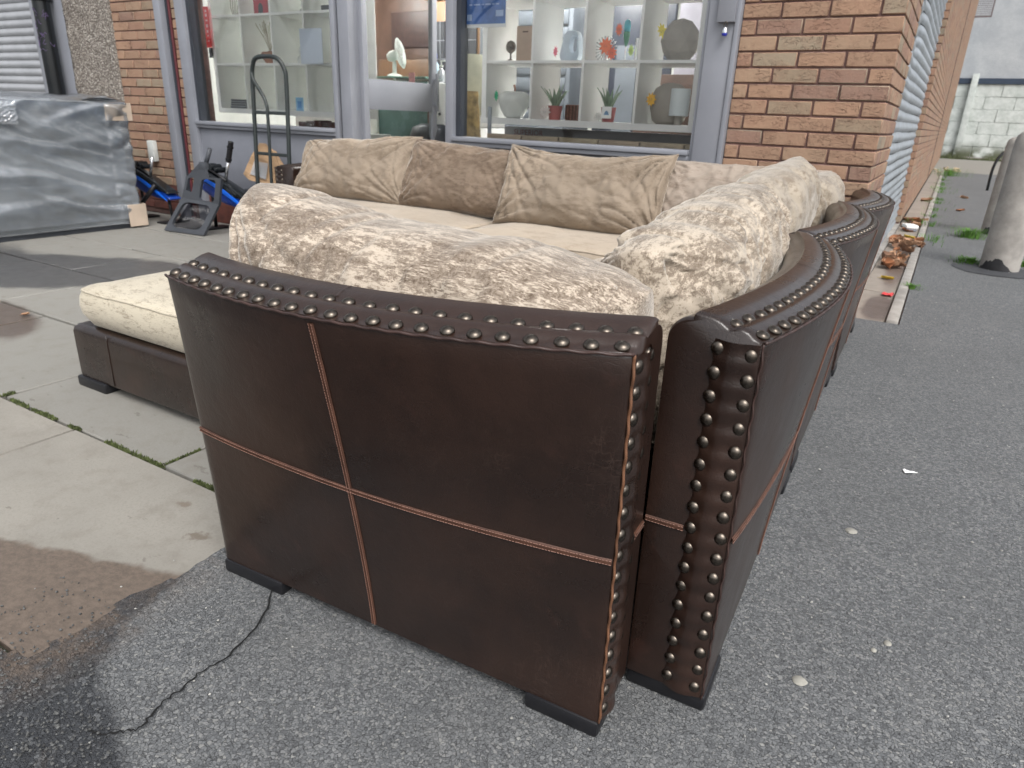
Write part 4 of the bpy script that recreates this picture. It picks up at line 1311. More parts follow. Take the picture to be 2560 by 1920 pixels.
# ------------------------------------------------------------ things in front of the shop on the left
def build_wrapped():
    root = thing('wrapped_sofa', 'grey sofa wrapped in clear polythene with beige tape on its corners', 'wrapped sofa', (0, 0, 0))
    x1, y0, y1, H = -5.36, -2.95, -0.60, 0.955
    MB().box(-6.35, x1, y0, y1, 0.03, H).obj('body', plain('grey_upholstery', (0.095, 0.12, 0.155), 0.9, var=0.15, scale=12, bump=0.3), root, bevel=0.03)
    MB().box(-6.33, x1 + 0.012, y0, y1 - 0.02, 0.0, 0.045).obj('base', plain('dark_grey_base', (0.045, 0.05, 0.06), 0.7), root, bevel=0.004)
    # film: one crumpled skin over face, top and end
    rows = []
    N = 250
    fr_ = random.Random(12)
    arcs = [(fr_.uniform(y0, y1), fr_.uniform(0.02, 0.95), fr_.uniform(-0.35, 0.5), fr_.uniform(-0.35, 0.5), fr_.uniform(0.012, 0.040), fr_.uniform(0.010, 0.028), fr_.uniform(0.25, 0.8)) for _ in range(20)]
    for i in range(120):
        t = i / 119
        row = []
        for j in range(N):
            s = j / (N - 1)
            # path round the item: face (y0->y1) then end (+y side)
            if s < 0.84:
                y = y0 + (y1 + 0.02 - y0) * s / 0.84
                x = x1 + 0.025
                nx, ny = 1, 0
            else:
                k = (s - 0.84) / 0.16
                y = y1 + 0.03
                x = x1 + 0.02 - 0.95 * k
                nx, ny = 0, 1
            if t < 0.80:
                z = 0.04 + (H + 0.01 - 0.04) * t / 0.80
                tz = 0.0
            else:
                k = (t - 0.80) / 0.20
                z = H + 0.014 + 0.075 * math.sin(PI * min(1, k * 1.1)) * (0.5 + 0.5 * noise.noise(Vector((y * 2, 4, 4))))
                tz = k
            if tz > 0:
                x -= nx * tz * 0.5
                y -= ny * tz * 0.4
            sag = 0.018 * max(0, noise.noise(Vector((y * 1.0 + 3, z * 3.2 - y * 0.9, x))))
            rip = 0.045 * (1 - abs(noise.noise(Vector((y * 1.4 + 5, z * 6.0 + y * 2.2, 2)))) * 2.4)
            rip2 = 0.014 * (1 - abs(noise.noise(Vector((y * 5 + 1, z * 12 + y * 6, 7)))) * 2.4)
            ar = 0.0
            if s < 0.84 and tz == 0:
                for (ay, az, sl, cv, wd, am, ex) in arcs:
                    u = y - ay
                    if abs(u) < ex:
                        zz = az + sl * u + cv * u * u
                        e = (z - zz) / wd
                        if abs(e) < 4: ar += am * math.exp(-e * e * (1.0 if e > 0 else 0.25)) * (1 - (u / ex) ** 2)
            dd = sag + rip * 0.35 + rip2 * 0.5 + ar
            if s > 0.78: dd += 0.035 * abs(noise.noise(Vector((x * 3, y * 5, z * 9))))
            if t < 0.03: dd *= 0.3
            row.append((x + nx * dd, y + ny * dd, z + (0.02 * noise.noise(Vector((y * 4, x * 4, 2))) if tz > 0 else 0)))
        rows.append(row)
    MB().grid(rows).obj('film', 'film', root, smooth=True, recalc=False)
    tape = plain('beige_tape', (0.52, 0.42, 0.33), 0.55, var=0.1)
    MB().box(x1 + 0.052, x1 + 0.056, y1 - 0.15, y1 + 0.065, 0.83, 0.95).box(x1 - 0.05, x1 + 0.052, y1 + 0.062, y1 + 0.066, 0.83, 0.96).obj('tape', tape, root, bevel=0.0015, segs=1)
    MB().box(x1 + 0.052, x1 + 0.056, y1 - 0.09, y1 + 0.065, 0.015, 0.19).box(x1 - 0.05, x1 + 0.052, y1 + 0.062, y1 + 0.066, 0.015, 0.19).obj('tape', tape, root, bevel=0.0015, segs=1)
    # crumpled clear patch
    r2 = []
    for i in range(16):
        r2.append([(x1 + 0.062 + 0.02 * abs(noise.noise(Vector((i * 0.7, j * 0.7, 9)))), -1.58 + 0.20 * j / 15 + 0.02 * noise.noise(Vector((i * .5, j * .2, 1))), 0.80 + 0.15 * i / 15) for j in range(16)])
    MB().grid(r2).obj('clear_tape', film_mat('crumpled_clear_tape', 0.22), root, recalc=False)
build_wrapped()

def build_trolley():
    t = thing('sack_truck', 'black tubular sack truck leaning by the left shop window', 'sack truck', (-4.035, -0.30, 0))
    m = 'black_frame'
    M[m] = plain('dark_green_black_paint', (0.020, 0.026, 0.026), 0.38, var=0.2)
    t.rotation_euler = (math.radians(-3), 0, 0)
    w = 0.178
    hoop = bez([(-w, 0, 0.18), (-w, 0, 0.6), (-w, 0, 1.12), (-w * 0.93, -0.005, 1.235), (-w * 0.62, -0.02, 1.30), (0, -0.025, 1.312), (w * 0.62, -0.02, 1.30), (w * 0.93, -0.005, 1.235), (w, 0, 1.12), (w, 0, 0.6), (w, 0, 0.18)], 7)
    MB().tube(hoop, 0.0155, 12).obj('hoop_frame', m, t, smooth=True)
    MB().tube(bez([(-w + 0.005, -0.01, 1.205), (-w + 0.03, -0.012, 1.15), (-0.065, -0.012, 1.06), (-0.03, -0.012, 1.0), (-0.018, -0.012, 0.93), (-0.012, -0.012, 0.6), (-0.005, -0.012, 0.20)], 7), 0.0125, 12).obj('centre_bar', m, t, smooth=True)
    for z in (0.935, 0.645, 0.36):
        MB().box(-w + 0.01, w - 0.01, -0.009, 0.009, z - 0.012, z + 0.012).obj('cross_bar', m, t, bevel=0.003)
    MB().box(-w - 0.02, w + 0.02, -0.26, -0.01, 0.012, 0.018).box(-w - 0.02, w + 0.02, -0.015, 0.0, 0.012, 0.2).obj('toe_plate', m, t, bevel=0.002)
    for s in (-1, 1):
        mm = T(s * (w + 0.05), 0.09, 0.125) @ RY(PI / 2)
        MB().lathe([(0.05, -0.02), (0.115, -0.032), (0.125, -0.018), (0.125, 0.018), (0.115, 0.032), (0.05, 0.02)], 26, mm).obj('wheel', 'foot', t, smooth=True, angle=0.6)
    MB().tube([(-w - 0.05, 0.09, 0.125), (w + 0.05, 0.09, 0.125)], 0.01, 8).box(-w - 0.0, -w + 0.02, 0.0, 0.1, 0.11, 0.14).box(w - 0.02, w, 0.0, 0.1, 0.11, 0.14).obj('axle', m, t)
build_trolley()

def frame_panel(par, name, corners, holes, mat, th=0.022):
    # a flat plate with rounded holes: corners = 4 points (bl, br, tr, tl); holes in unit coordinates
    bl, br, tr, tl = [Vector(c) for c in corners]
    nrm = (br - bl).cross(tl - bl).normalized()
    def P(u, v): return bl * (1 - u) * (1 - v) + br * u * (1 - v) + tr * u * v + tl * (1 - u) * v
    bm = bmesh.new()
    edges = []
    def loop(pts):
        vs = [bm.verts.new(P(u, v)) for u, v in pts]
        return [bm.edges.new((vs[i], vs[(i + 1) % len(vs)])) for i in range(len(vs))]
    edges += loop([(0, 0), (1, 0), (1, 1), (0, 1)])
    for (u0, u1, v0, v1, r) in holes:
        edges += loop([( (x), (y)) for x, y in rounded_rect(u0, u1, v0, v1, r, 4, 2)])
    bmesh.ops.triangle_fill(bm, edges=edges, use_beauty=True)
    r = bmesh.ops.extrude_face_region(bm, geom=list(bm.faces))
    bmesh.ops.translate(bm, verts=[g for g in r['geom'] if isinstance(g, bmesh.types.BMVert)], vec=nrm * th)
    bmesh.ops.recalc_face_normals(bm, faces=bm.faces)
    me = bpy.data.meshes.new(name)
    bm.to_mesh(me)
    bm.free()
    me.materials.append(M[mat] if isinstance(mat, str) else mat)
    return link(name, me, par)

def machine(name, label, loc, rz, frame=True, sc=1.0):
    # small folding exercise machine: blue and black shell, rod with grip
    root = thing(name, label, 'exercise machine', loc, rz, 'blue and black exercise machines')
    root.scale = (sc, sc, sc)
    blue = M.setdefault('shell_blue', plain('shell_blue', (0.006, 0.045, 0.30), 0.3, var=0.1))
    stripe = M.setdefault('stripe_blue', plain('stripe_blue', (0.01, 0.14, 0.75), 0.3, var=0.05))
    silver = M.setdefault('chrome', plain('chrome', (0.75, 0.76, 0.78), 0.2, 0.9))
    def shell(y0, y1, ex, zo, mat, nm, sx=1.0):
        rows = []
        for i in range(29):
            s = i / 28
            x = -0.26 + 0.60 * s * sx
            hh = 0.115 * (math.sin(PI * min(1, (s * 0.90 + 0.10))) ** 0.55) * (1 - 0.55 * s) + 0.004
            cz = 0.40 - 0.17 * s
            row = []
            for k in range(20):
                a = 2 * PI * k / 20
                ca, sa = math.cos(a), math.sin(a)
                row.append((x, (y0 + y1) / 2 + (y1 - y0) / 2 * math.copysign(abs(ca) ** 0.6, ca), cz + zo + ex * hh * math.copysign(abs(sa) ** 0.7, sa)))
            rows.append(row)
        mm = MB().grid(rows, closed_u=True)
        mm.f.append(tuple(range(20))); mm.f.append(tuple(28 * 20 + k for k in range(20)))
        return mm.obj(nm, mat, root, smooth=True)
    shell(-0.06, 0.06, 1.0, 0, blue, 'shell')
    shell(-0.072, 0.045, 0.60, 0.052, 'black_gloss', 'top_cover')
    rows = []
    for i in range(24):
        s = i / 23
        x = -0.22 + 0.55 * s
        hh = 0.115 * (math.sin(PI * min(1, (s * 0.90 + 0.10))) ** 0.55) * (1 - 0.55 * s)
        cz = 0.40 - 0.17 * s
        zt = cz + hh * 0.42 - 0.018 * s
        w = 0.020 * math.sin(PI * (0.08 + 0.88 * s)) ** 0.6
        rows.append([(x, -0.0745, zt - w), (x, -0.077, zt), (x, -0.0745, zt + w)])
    MB().grid(rows).obj('stripe', stripe, root, smooth=True, recalc=False)
    # hub clutter on top
    for (x, z, r) in ((-0.16, 0.50, 0.035), (-0.10, 0.505, 0.028), (-0.04, 0.49, 0.022)):
        MB().lathe([(r * 0.6, -0.05), (r, -0.045), (r, 0.045), (r * 0.6, 0.05)], 18, T(x, 0, z) @ RX(PI / 2)).obj('hub', 'black_gloss', root, smooth=True, angle=0.6)
    MB().tube([(-0.20, -0.04, 0.52), (-0.06, -0.04, 0.47), (0.08, -0.05, 0.42)], 0.009, 8).obj('pedal_bar', 'foot', root, smooth=True)
    MB().tube([(0.015, 0.0, 0.42), (0.075, 0.0, 0.58)], 0.0125, 12).obj('rod', silver, root, smooth=True)
    if frame:
        MB().tube([(0.068, 0, 0.56), (0.125, 0.0, 0.71)], 0.021, 14).obj('grip', 'foot', root, smooth=True, angle=0.6)
        MB().tube([(0.074, 0, 0.574), (0.077, 0.0, 0.582)], 0.025, 14).tube([(0.108, 0, 0.664), (0.112, 0.0, 0.675)], 0.025, 14).obj('grip_ring', 'black_gloss', root, smooth=True, angle=0.6)
    # stand
    MB().tube([(-0.20, 0.02, 0.34), (-0.24, 0.05, 0.012)], 0.014, 8).obj('leg', 'foot', root, smooth=True)
    MB().tube([(0.20, 0.02, 0.24), (0.22, 0.03, 0.012)], 0.014, 8).obj('leg', 'foot', root, smooth=True)
    MB().box(-0.30, -0.18, -0.10, 0.16, 0.0, 0.02).obj('foot_bar', 'foot', root, bevel=0.006)
    MB().box(0.16, 0.28, -0.10, 0.16, 0.0, 0.02).obj('foot_bar', 'foot', root, bevel=0.006)
    return root

def build_machines():
    machine('exercise_machine', 'blue and black exercise machine behind the black plastic frame', (-4.60, -0.28, 0), 0.0)
    r = machine('exercise_machine', 'blue and black exercise machine poking out behind the wrapped sofa', (-5.56, -0.30, 0), 0.0, False, 0.93)
    MB().tube([(0.20, -0.09, 0.345), (0.0, -0.12, 0.17), (-0.13, -0.10, 0.02)], 0.020, 10).obj('leg', 'foot', r, smooth=True)
    pl = plain('dark_grey_plastic', (0.055, 0.06, 0.07), 0.5, var=0.1)
    f = thing('plastic_frame', 'dark grey plastic seat frame standing folded on the paving', 'plastic frame')
    # lower sloping panel then upright panel with neck
    frame_panel(f, 'lower_panel', [(-5.01, -0.577, 0.004), (-4.58, -0.528, 0.004), (-4.46, -0.44, 0.255), (-4.875, -0.465, 0.272)], [(0.10, 0.86, 0.13, 0.88, 0.16)], pl)
    frame_panel(f, 'upper_panel', [(-4.875, -0.467, 0.272), (-4.46, -0.442, 0.255), (-4.39, -0.45, 0.452), (-4.81, -0.45, 0.440)], [(0.07, 0.24, 0.30, 0.95, 0.07), (0.46, 0.86, 0.02, 0.93, 0.10)], pl)
    frame_panel(f, 'neck', [(-4.80, -0.447, 0.442), (-4.56, -0.447, 0.447), (-4.575, -0.447, 0.545), (-4.64, -0.447, 0.545)], [], pl)
    MB().tube([(-4.60, -0.44, 0.53), (-4.535, -0.43, 0.66)], 0.017, 10).obj('spigot', pl, f, smooth=True)
    MB().box(-4.64, -4.57, -0.47, -0.43, 0.50, 0.56).obj('clamp', pl, f, bevel=0.006)
    MB().grid([[(-4.95, -0.545, 0.04), (-4.66, -0.52, 0.04)], [(-4.83, -0.45, 0.25), (-4.53, -0.43, 0.25)]]).obj('net', glass_mat('dark_net', (0.22, 0.22, 0.25), 0.02), f, recalc=False)
    # paper bag with clear window
    b = thing('paper_bag', 'crumpled brown paper bag with clear window propped behind the sack truck', 'paper bag', (-4.24, -0.16, 0.42), 0.1)
    kraft = plain('kraft_paper', (0.36, 0.235, 0.135), 0.85, var=0.15, scale=9, bump=0.4, bscale=40)
    rows = []
    for i in range(14):
        t = i / 13
        w = 0.205 * (1 - 0.62 * t ** 1.4)
        dpt = 0.07 * (1 - 0.9 * t) + 0.004
        row = []
        for k in range(28):
            a = 2 * PI * k / 28
            ca, sa = math.cos(a), math.sin(a)
            n = 0.014 * noise.noise(Vector((ca * 2, sa * 2, t * 4)))
            row.append((0.03 * t + (w + n) * math.copysign(abs(ca) ** 0.5, ca), (dpt + n) * math.copysign(abs(sa) ** 0.5, sa), 0.24 * t + 0.05 * (ca < 0) * t - 0.06 * ca * (1 - t)))
        rows.append(row)
    mm = MB().grid(rows, closed_u=True)
    mm.f.append(tuple(range(28))); mm.f.append(tuple(13 * 28 + k for k in range(28)))
    mm.obj('bag', kraft, b)
    MB().grid([[(-0.10, -0.078, 0.06), (0.06, -0.078, 0.03)], [(-0.06, -0.060, 0.16), (0.08, -0.060, 0.15)]]).obj('window', film_mat('bag_window', 0.35), b, recalc=False)
    MB().box(-4.44, -4.02, -0.24, -0.06, 0.0, 0.36).obj('bag_crate', plain('dark_crate', (0.03, 0.032, 0.04), 0.6), None, bevel=0.01)
    tag(bpy.data.objects['bag_crate'], 'dark box under the brown paper bag behind the sack truck', 'box')
build_machines()

# ------------------------------------------------------------ shop interior
def build_room():
    M['room_wall'] = plain('room_wall', (0.56, 0.58, 0.56), 0.8, var=0.05)
    def st(m, name, mat, label):
        tag(m.obj(name, mat), label, kind='structure')
    st(MB().box(-7.2, -0.27, 0.12, 6.0, -0.1, 0.02), 'shop_floor', plain('shop_floor', (0.26, 0.24, 0.21), 0.5), 'floor inside the shop')
    st(MB().box(-7.2, -0.27, 0.26, 6.0, 2.62, 2.7), 'shop_ceiling', plain('shop_ceiling', (0.6, 0.6, 0.58), 0.9), 'ceiling inside the shop')
    st(MB().box(-7.2, -0.27, 6.0, 6.1, 0.02, 2.62), 'shop_back_wall', 'room_wall', 'back wall inside the shop')
    st(MB().box(-7.3, -7.2, 0.26, 6.0, 0.0, 2.62).box(-0.27, -0.26, 0.26, 6.0, 0, 2.62), 'shop_side_walls', 'room_wall', 'side walls inside the shop')
    em = bpy.data.materials.new('lit_panel')
    em.use_nodes = True
    e = em.node_tree.nodes['Principled BSDF']
    e.inputs['Emission Color'].default_value = (1, 0.98, 0.94, 1)
    e.inputs['Emission Strength'].default_value = 26.0
    for x, y, lb in ((-2.6, 4.3, 'lit ceiling panel at the back seen through the right window'), (-2.6, 1.5, 'lit ceiling panel just behind the right window'), (-5.4, 1.5, 'lit ceiling panel just behind the left window'), (-5.4, 3.9, 'lit ceiling panel at the back behind the left window')):  # only the first panel is in view; the rest are added to brighten inside
        t = thing('ceiling_light', lb, 'ceiling light', (x, y, 2.56), 0, 'lit ceiling panels')
        MB().box(-0.62, 0.62, -0.32, 0.32, 0.02, 0.06).obj('tray', 'white_board', t)
        MB().box(-0.58, 0.58, -0.28, 0.28, 0.0, 0.018).obj('diffuser', em, t)

def cube_unit(label, x0, cols, pitch, z0, rows, y0=0.115, depth=0.38, backs=()):
    t = thing('cube_shelf', label, 'cube shelf')
    x1 = x0 + cols * pitch
    z1 = z0 + rows * 0.352
    o = 0.036
    y1 = y0 + depth
    MB().box(x0 - o / 2, x0 + o / 2, y0, y1, z0 - 0.02, z1 + 0.02).obj('side_panel', 'white_board', t, bevel=0.001, segs=1)
    MB().box(x1 - o / 2, x1 + o / 2, y0, y1, z0 - 0.02, z1 + 0.02).obj('side_panel', 'white_board', t, bevel=0.001, segs=1)
    MB().box(x0 + o / 2, x1 - o / 2, y0, y1, z0 - 0.02, z0 + 0.018).obj('bottom_board', 'white_board', t, bevel=0.001, segs=1)
    MB().box(x0 + o / 2, x1 - o / 2, y0, y1, z1 - 0.018, z1 + 0.02).obj('top_board', 'white_board', t, bevel=0.001, segs=1)
    for k in range(1, cols):
        x = x0 + k * pitch
        MB().box(x - 0.008, x + 0.008, y0 + 0.001, y1, z0 + 0.018, z1 - 0.018).obj('divider', 'white_board', t)
    for r in range(1, rows):
        for k in range(cols):
            a = x0 + k * pitch + (0.008 if k else o / 2)
            b = x0 + (k + 1) * pitch - (0.008 if k < cols - 1 else o / 2)
            MB().box(a, b, y0 + 0.002, y1, z0 + r * 0.352 - 0.008, z0 + r * 0.352 + 0.008).obj('shelf', 'white_board', t)
    if backs:
        bk = MB()
        for (k, r) in backs:
            bk.box(x0 + k * pitch, x0 + (k + 1) * pitch, y1 + 0.001, y1 + 0.006, z0 + r * 0.352, z0 + (r + 1) * 0.352)
        if 'thin_board' not in M:
            q = NT('thin_board')
            q.n.remove(q.b)
            d1 = q.node('ShaderNodeBsdfDiffuse'); d1.inputs[0].default_value = (0.9, 0.92, 0.88, 1)
            d2 = q.node('ShaderNodeBsdfTranslucent'); d2.inputs[0].default_value = (0.9, 0.92, 0.88, 1)
            mx = q.node('ShaderNodeMixShader'); mx.inputs[0].default_value = 0.6
            q.link(d1.outputs[0], mx.inputs[1]); q.link(d2.outputs[0], mx.inputs[2]); q.link(mx.outputs[0], q.out.inputs[0])
            M['thin_board'] = q.m
        bk.obj('back_board', 'thin_board', t)
    return t

def star_outline(n, r1, r0, wob=0.0):
    pts = []
    for k in range(2 * n):
        a = PI * k / n
        r = (r1 if k % 2 == 0 else r0) * (1 + wob * noise.noise(Vector((k * 1.7, r1 * 50, 0))))
        pts.append((r * math.cos(a), r * math.sin(a)))
    return pts

def price_star(color, loc, label, r=0.035, squash=1.0, rot=0.0, tiltz=0.0):
    nm = 'card_%02x%02x%02x' % tuple(int(c * 255) for c in color)
    m = M.setdefault(nm, plain(nm, color, 0.7, var=0.05))
    T0 = Matrix.Translation(loc) @ RZ(tiltz) @ RY(rot)
    pts = [(x * squash, z) for x, z in star_outline(9, r, r * 0.62, 0.1)]
    o = MB().prism(pts, 0.0015, T0)
    # pen marks
    o2 = o.mesh('price_star', m)
    ob = link('price_star', o2)
    d = MB()
    for dx in (-0.008, 0.004):
        d.tube([T0 @ Vector((dx - 0.003, -0.0008, -0.007)), T0 @ Vector((dx + 0.003, -0.0008, 0.0)), T0 @ Vector((dx - 0.002, -0.0008, 0.007))], 0.0008, 4)
    dd = d.obj('pen_mark', 'dark_gasket', ob)
    tag(ob, label, 'price tag')
    return ob

def vase(name, label, cat, prof, loc, mat, n=36, sx=1.0, sy=1.0, extra=None, smooth=True, ang=1.2):
    t = thing(name, label, cat, loc)
    o = MB().lathe(prof, n).obj('body', mat, t, smooth=smooth, angle=ang)
    o.scale = (sx, sy, 1)
    return t

def aloe(label, loc, potcol, seed):
    t = thing('aloe_plant', label, 'plant', loc)
    MB().lathe([(0.036, 0.0), (0.046, 0.075), (0.048, 0.085), (0.043, 0.085), (0.04, 0.075), (0.01, 0.072)], 28).obj('pot', M.setdefault('pot%d' % seed, plain('pink_pot', potcol, 0.6)), t, smooth=True, angle=0.7)
    g = M.setdefault('aloe', plain('aloe_green', (0.23, 0.33, 0.22), 0.5, var=0.2))
    r = random.Random(seed)
    for k in range(12):
        a = 2 * PI * k / 12 + r.uniform(-.2, .2)
        lean = 0.25 + 0.35 * (k % 3) / 2
        L = r.uniform(0.11, 0.14) * (1.05 if k % 3 == 0 else 0.9)
        rows = []
        for i in range(7):
            s = i / 6
            rad = 0.012 + L * lean * s * (0.7 + 0.6 * s)
            z = 0.07 + L * s
            w = 0.015 * (1 - s) ** 0.7 * (0.7 + 0.6 * math.sin(PI * s)) + 0.0005
            c = Vector((rad * math.cos(a), rad * math.sin(a), z))
            side = Vector((-math.sin(a), math.cos(a), 0))
            up = Vector((math.cos(a), math.sin(a), 0))
            rows.append([c - side * w, c - up * 0.003 - side * w * .5, c - up * 0.004, c - up * 0.003 + side * w * .5, c + side * w, c + up * 0.002])
        MB().grid(rows, closed_u=True).obj('leaf', g, t, smooth=True)
    return t

def build_display():
    zR = 0.948
    cube_unit('white cube shelf in the right window holding vases and aloes', -2.40, 4, 0.354, zR, 4, backs=())
    b0, b1, b2 = zR + 0.018, zR + 0.36, zR + 0.712
    Y = 0.25
    grey_stone = M.setdefault('stone_vase', plain('stone_vase', (0.36, 0.33, 0.29), 0.8, var=0.08, bump=0.3))
    white_c = M.setdefault('white_ceramic', plain('white_ceramic', (0.74, 0.76, 0.73), 0.25, var=0.03))
    pinkm = M.setdefault('rose_stem', plain('rose_stem', (0.45, 0.22, 0.15), 0.4))
    t = vase('apple_vase', 'white apple shaped ornament with green tag at bottom left', 'ornament', [(0.045, 0), (0.06, 0.006), (0.088, 0.05), (0.105, 0.10), (0.106, 0.125), (0.095, 0.15), (0.065, 0.165), (0.03, 0.165), (0.008, 0.158)], (-2.245, Y, b0), white_c)
    MB().tube([(0, 0, 0.158), (0.004, 0, 0.18), (-0.004, 0, 0.205)], [0.005, 0.006, 0.009], 8).obj('stem', pinkm, t, smooth=True)
    price_star((0.02, 0.42, 0.20), (-2.335, Y - 0.085, b0 + 0.135), 'green star price tag on the white apple ornament', 0.036, 0.5)
    t = vase('tall_vase', 'tall white vase behind the divider beside the apple ornament', 'vase', [(0.035, 0), (0.045, 0.02), (0.052, 0.12), (0.05, 0.2), (0.03, 0.25), (0.034, 0.27), (0.02, 0.27)], (-2.09, Y + 0.03, b0), white_c)
    for k in range(7):
        a = k * 0.9
        MB().tube([(0.01 * math.cos(a), 0.01 * math.sin(a), 0.265), (0.03 * math.cos(a), 0.03 * math.sin(a), 0.30)], [0.004, 0.001], 6).obj('sprig', white_c, t)
    aloe('grey green aloe in pink pot with white star tag', (-1.935, Y, b0), (0.42, 0.13, 0.12), 1)
    price_star((0.75, 0.68, 0.64), (-1.975, Y - 0.06, b0 + 0.045), 'white star price tag on the left aloe pot', 0.042)
    wb = thing('woven_box', 'brown woven box behind the left aloe pot', 'box', (-1.80, Y + 0.08, b0))
    MB().box(-0.075, 0.075, -0.05, 0.05, 0, 0.095).obj('body', plain('woven_brown', (0.20, 0.10, 0.075), 0.8, var=0.4, scale=60), wb, bevel=0.004)
    for k in range(7):
        MB().box(-0.076 + k * 0.0235, -0.064 + k * 0.0235, -0.053, -0.0505, 0.004, 0.09).obj('slat', 'seam', wb)
    aloe('grey green aloe in pot with square card and star tag', (-1.56, Y, b0), (0.34, 0.10, 0.10), 2)
    price_star((0.72, 0.70, 0.66), (-1.60, Y - 0.06, b0 + 0.030), 'white star price tag on the right aloe pot', 0.030)
    c = thing('price_card', 'square white card with blue mark on the right aloe pot', 'price card', (-1.545, Y - 0.062, b0 + 0.055))
    MB().box(-0.032, 0.032, 0, 0.002, -0.034, 0.034).obj('card', 'white_board', c)
    MB().prism([(-0.018, -0.012), (0.018, -0.012), (0.010, 0.006), (0.0, 0.014), (-0.010, 0.006)], 0.001, T(0, -0.0015, -0.002)).obj('mark', plain('card_blue', (0.15, 0.28, 0.45), 0.6), c)
    vase('stone_vase', 'large rounded grey stone vase with orange star tag', 'vase', [(0.07, 0), (0.095, 0.02), (0.115, 0.09), (0.112, 0.15), (0.09, 0.2), (0.05, 0.225), (0.01, 0.232)], (-1.185, Y + 0.04, b0), grey_stone)
    price_star((0.78, 0.42, 0.02), (-1.262, Y - 0.075, b0 + 0.135), 'orange yellow star tag on the rounded grey vase', 0.042, 0.8)
    t = thing('table_lamp', 'small white table lamp with cylinder shade beside grey vase', 'lamp', (-1.095, Y - 0.045, b0))
    MB().lathe([(0.022, 0), (0.022, 0.055), (0.01, 0.056)], 20).obj('base', grey_stone, t, smooth=True, angle=0.6)
    MB().lathe([(0.056, 0.05), (0.056, 0.195), (0.052, 0.197), (0.01, 0.197)], 30).obj('shade', plain('lamp_shade', (0.72, 0.78, 0.80), 0.6, var=0.02), t, smooth=True, angle=0.6)
    # second row
    cb = thing('cardboard_box', 'plain pinkish cardboard box standing in the upper left cube', 'box', (-2.155, Y, b1))
    MB().box(-0.062, 0.062, -0.045, 0.045, 0, 0.205).obj('body', plain('pale_card', (0.42, 0.31, 0.235), 0.85, var=0.08), cb, bevel=0.002)
    MB().box(-0.018, 0.022, -0.0465, -0.0455, 0.168, 0.176).obj('handle_slot', 'seam', cb)
    t = vase('metal_globe', 'small tarnished metal globe beside the cardboard box', 'ornament', [(0.025, 0), (0.028, 0.008), (0.006, 0.02), (0.006, 0.05), (0.024, 0.065), (0.032, 0.09), (0.024, 0.118), (0.006, 0.128)], (-2.285, Y, b1), 'stud')
    MB().tube([(0.036 * math.cos(a), 0, 0.09 + 0.036 * math.sin(a)) for a in [k * 2 * PI / 24 for k in range(24)]], 0.002, 6, closed=True).obj('ring', 'stud', t, smooth=True)
    t = thing('arch_ornament', 'bluish white arched ceramic ornament with pink tag', 'ornament', (-1.86, Y, b1))
    pts = rounded_rect(-0.072, 0.072, 0.0, 0.178, 0.05, 8, 4)
    hole = [(0.02 + x * 0.9, z) for x, z in rounded_rect(-0.030, 0.045, 0.055, 0.15, 0.03, 8, 4)]
    bm = bmesh.new()
    es = []
    for lp in (pts, hole):
        vs = [bm.verts.new((x * (1 - 0.35 * z / 0.178) + 0.01 * z / 0.178, 0, z)) for x, z in lp]
        es += [bm.edges.new((vs[i], vs[(i + 1) % len(vs)])) for i in range(len(vs))]
    bmesh.ops.triangle_fill(bm, edges=es, use_beauty=True)
    r = bmesh.ops.extrude_face_region(bm, geom=list(bm.faces))
    bmesh.ops.translate(bm, verts=[g for g in r['geom'] if isinstance(g, bmesh.types.BMVert)], vec=(0, 0.06, 0))
    bmesh.ops.recalc_face_normals(bm, faces=bm.faces)
    me = bpy.data.meshes.new('arch')
    bm.to_mesh(me); bm.free()
    me.materials.append(plain('bluish_ceramic', (0.52, 0.60, 0.68), 0.35))
    link('arch', me, t)
    price_star((0.80, 0.12, 0.20), (-1.945, Y - 0.02, b1 + 0.06), 'pink star tag at the foot of the arched ornament', 0.034, 0.5)
    t = thing('glass_sunburst', 'silver spiky sunburst ornament with two orange star tags', 'ornament', (-1.62, Y + 0.02, b1 + 0.07))
    sp = MB()
    for k in range(22):
        a = 2 * PI * k / 22
        sp.tube([(0.035 * math.cos(a), 0, 0.035 * math.sin(a)), (0.074 * math.cos(a), 0, 0.074 * math.sin(a))], [0.002, 0.005], 6)
    sp.obj('rays', 'chrome', t, smooth=True)
    MB().lathe([(0.03, -0.07), (0.03, -0.064), (0.006, -0.06), (0.006, -0.03)], 16).obj('foot', 'chrome', t)
    MB().lathe([(0.0, -0.006), (0.036, -0.004), (0.036, 0.004), (0.0, 0.006)], 20, RX(PI / 2)).obj('hub', 'chrome', t)
    price_star((0.85, 0.19, 0.07), (-1.60, Y - 0.03, b1 + 0.085), 'larger orange star tag on the silver sunburst', 0.052, 0.9)
    price_star((0.80, 0.14, 0.06), (-1.555, Y - 0.034, b1 + 0.045), 'rounder orange star tag low on the silver sunburst', 0.040, 0.9, 0.2)
    t = thing('feather_ornament', 'blue and green glass feather on a clear stand', 'ornament', (-1.49, Y + 0.02, b1))
    tl = M.setdefault('turquoise', plain('turquoise_glass', (0.05, 0.42, 0.52), 0.15))
    gn = M.setdefault('bottle_green', plain('bottle_green', (0.04, 0.24, 0.13), 0.2))
    MB().lathe([(0.004, 0.085), (0.014, 0.11), (0.02, 0.15), (0.017, 0.165)], 14).obj('lower_blade', gn, t, smooth=True)
    MB().lathe([(0.017, 0.1655), (0.021, 0.195), (0.017, 0.22), (0.004, 0.232)], 14).obj('upper_blade', tl, t, smooth=True)
    MB().tube([(0, 0, 0.0), (0, 0, 0.09)], 0.003, 8).obj('stem', 'chrome', t)
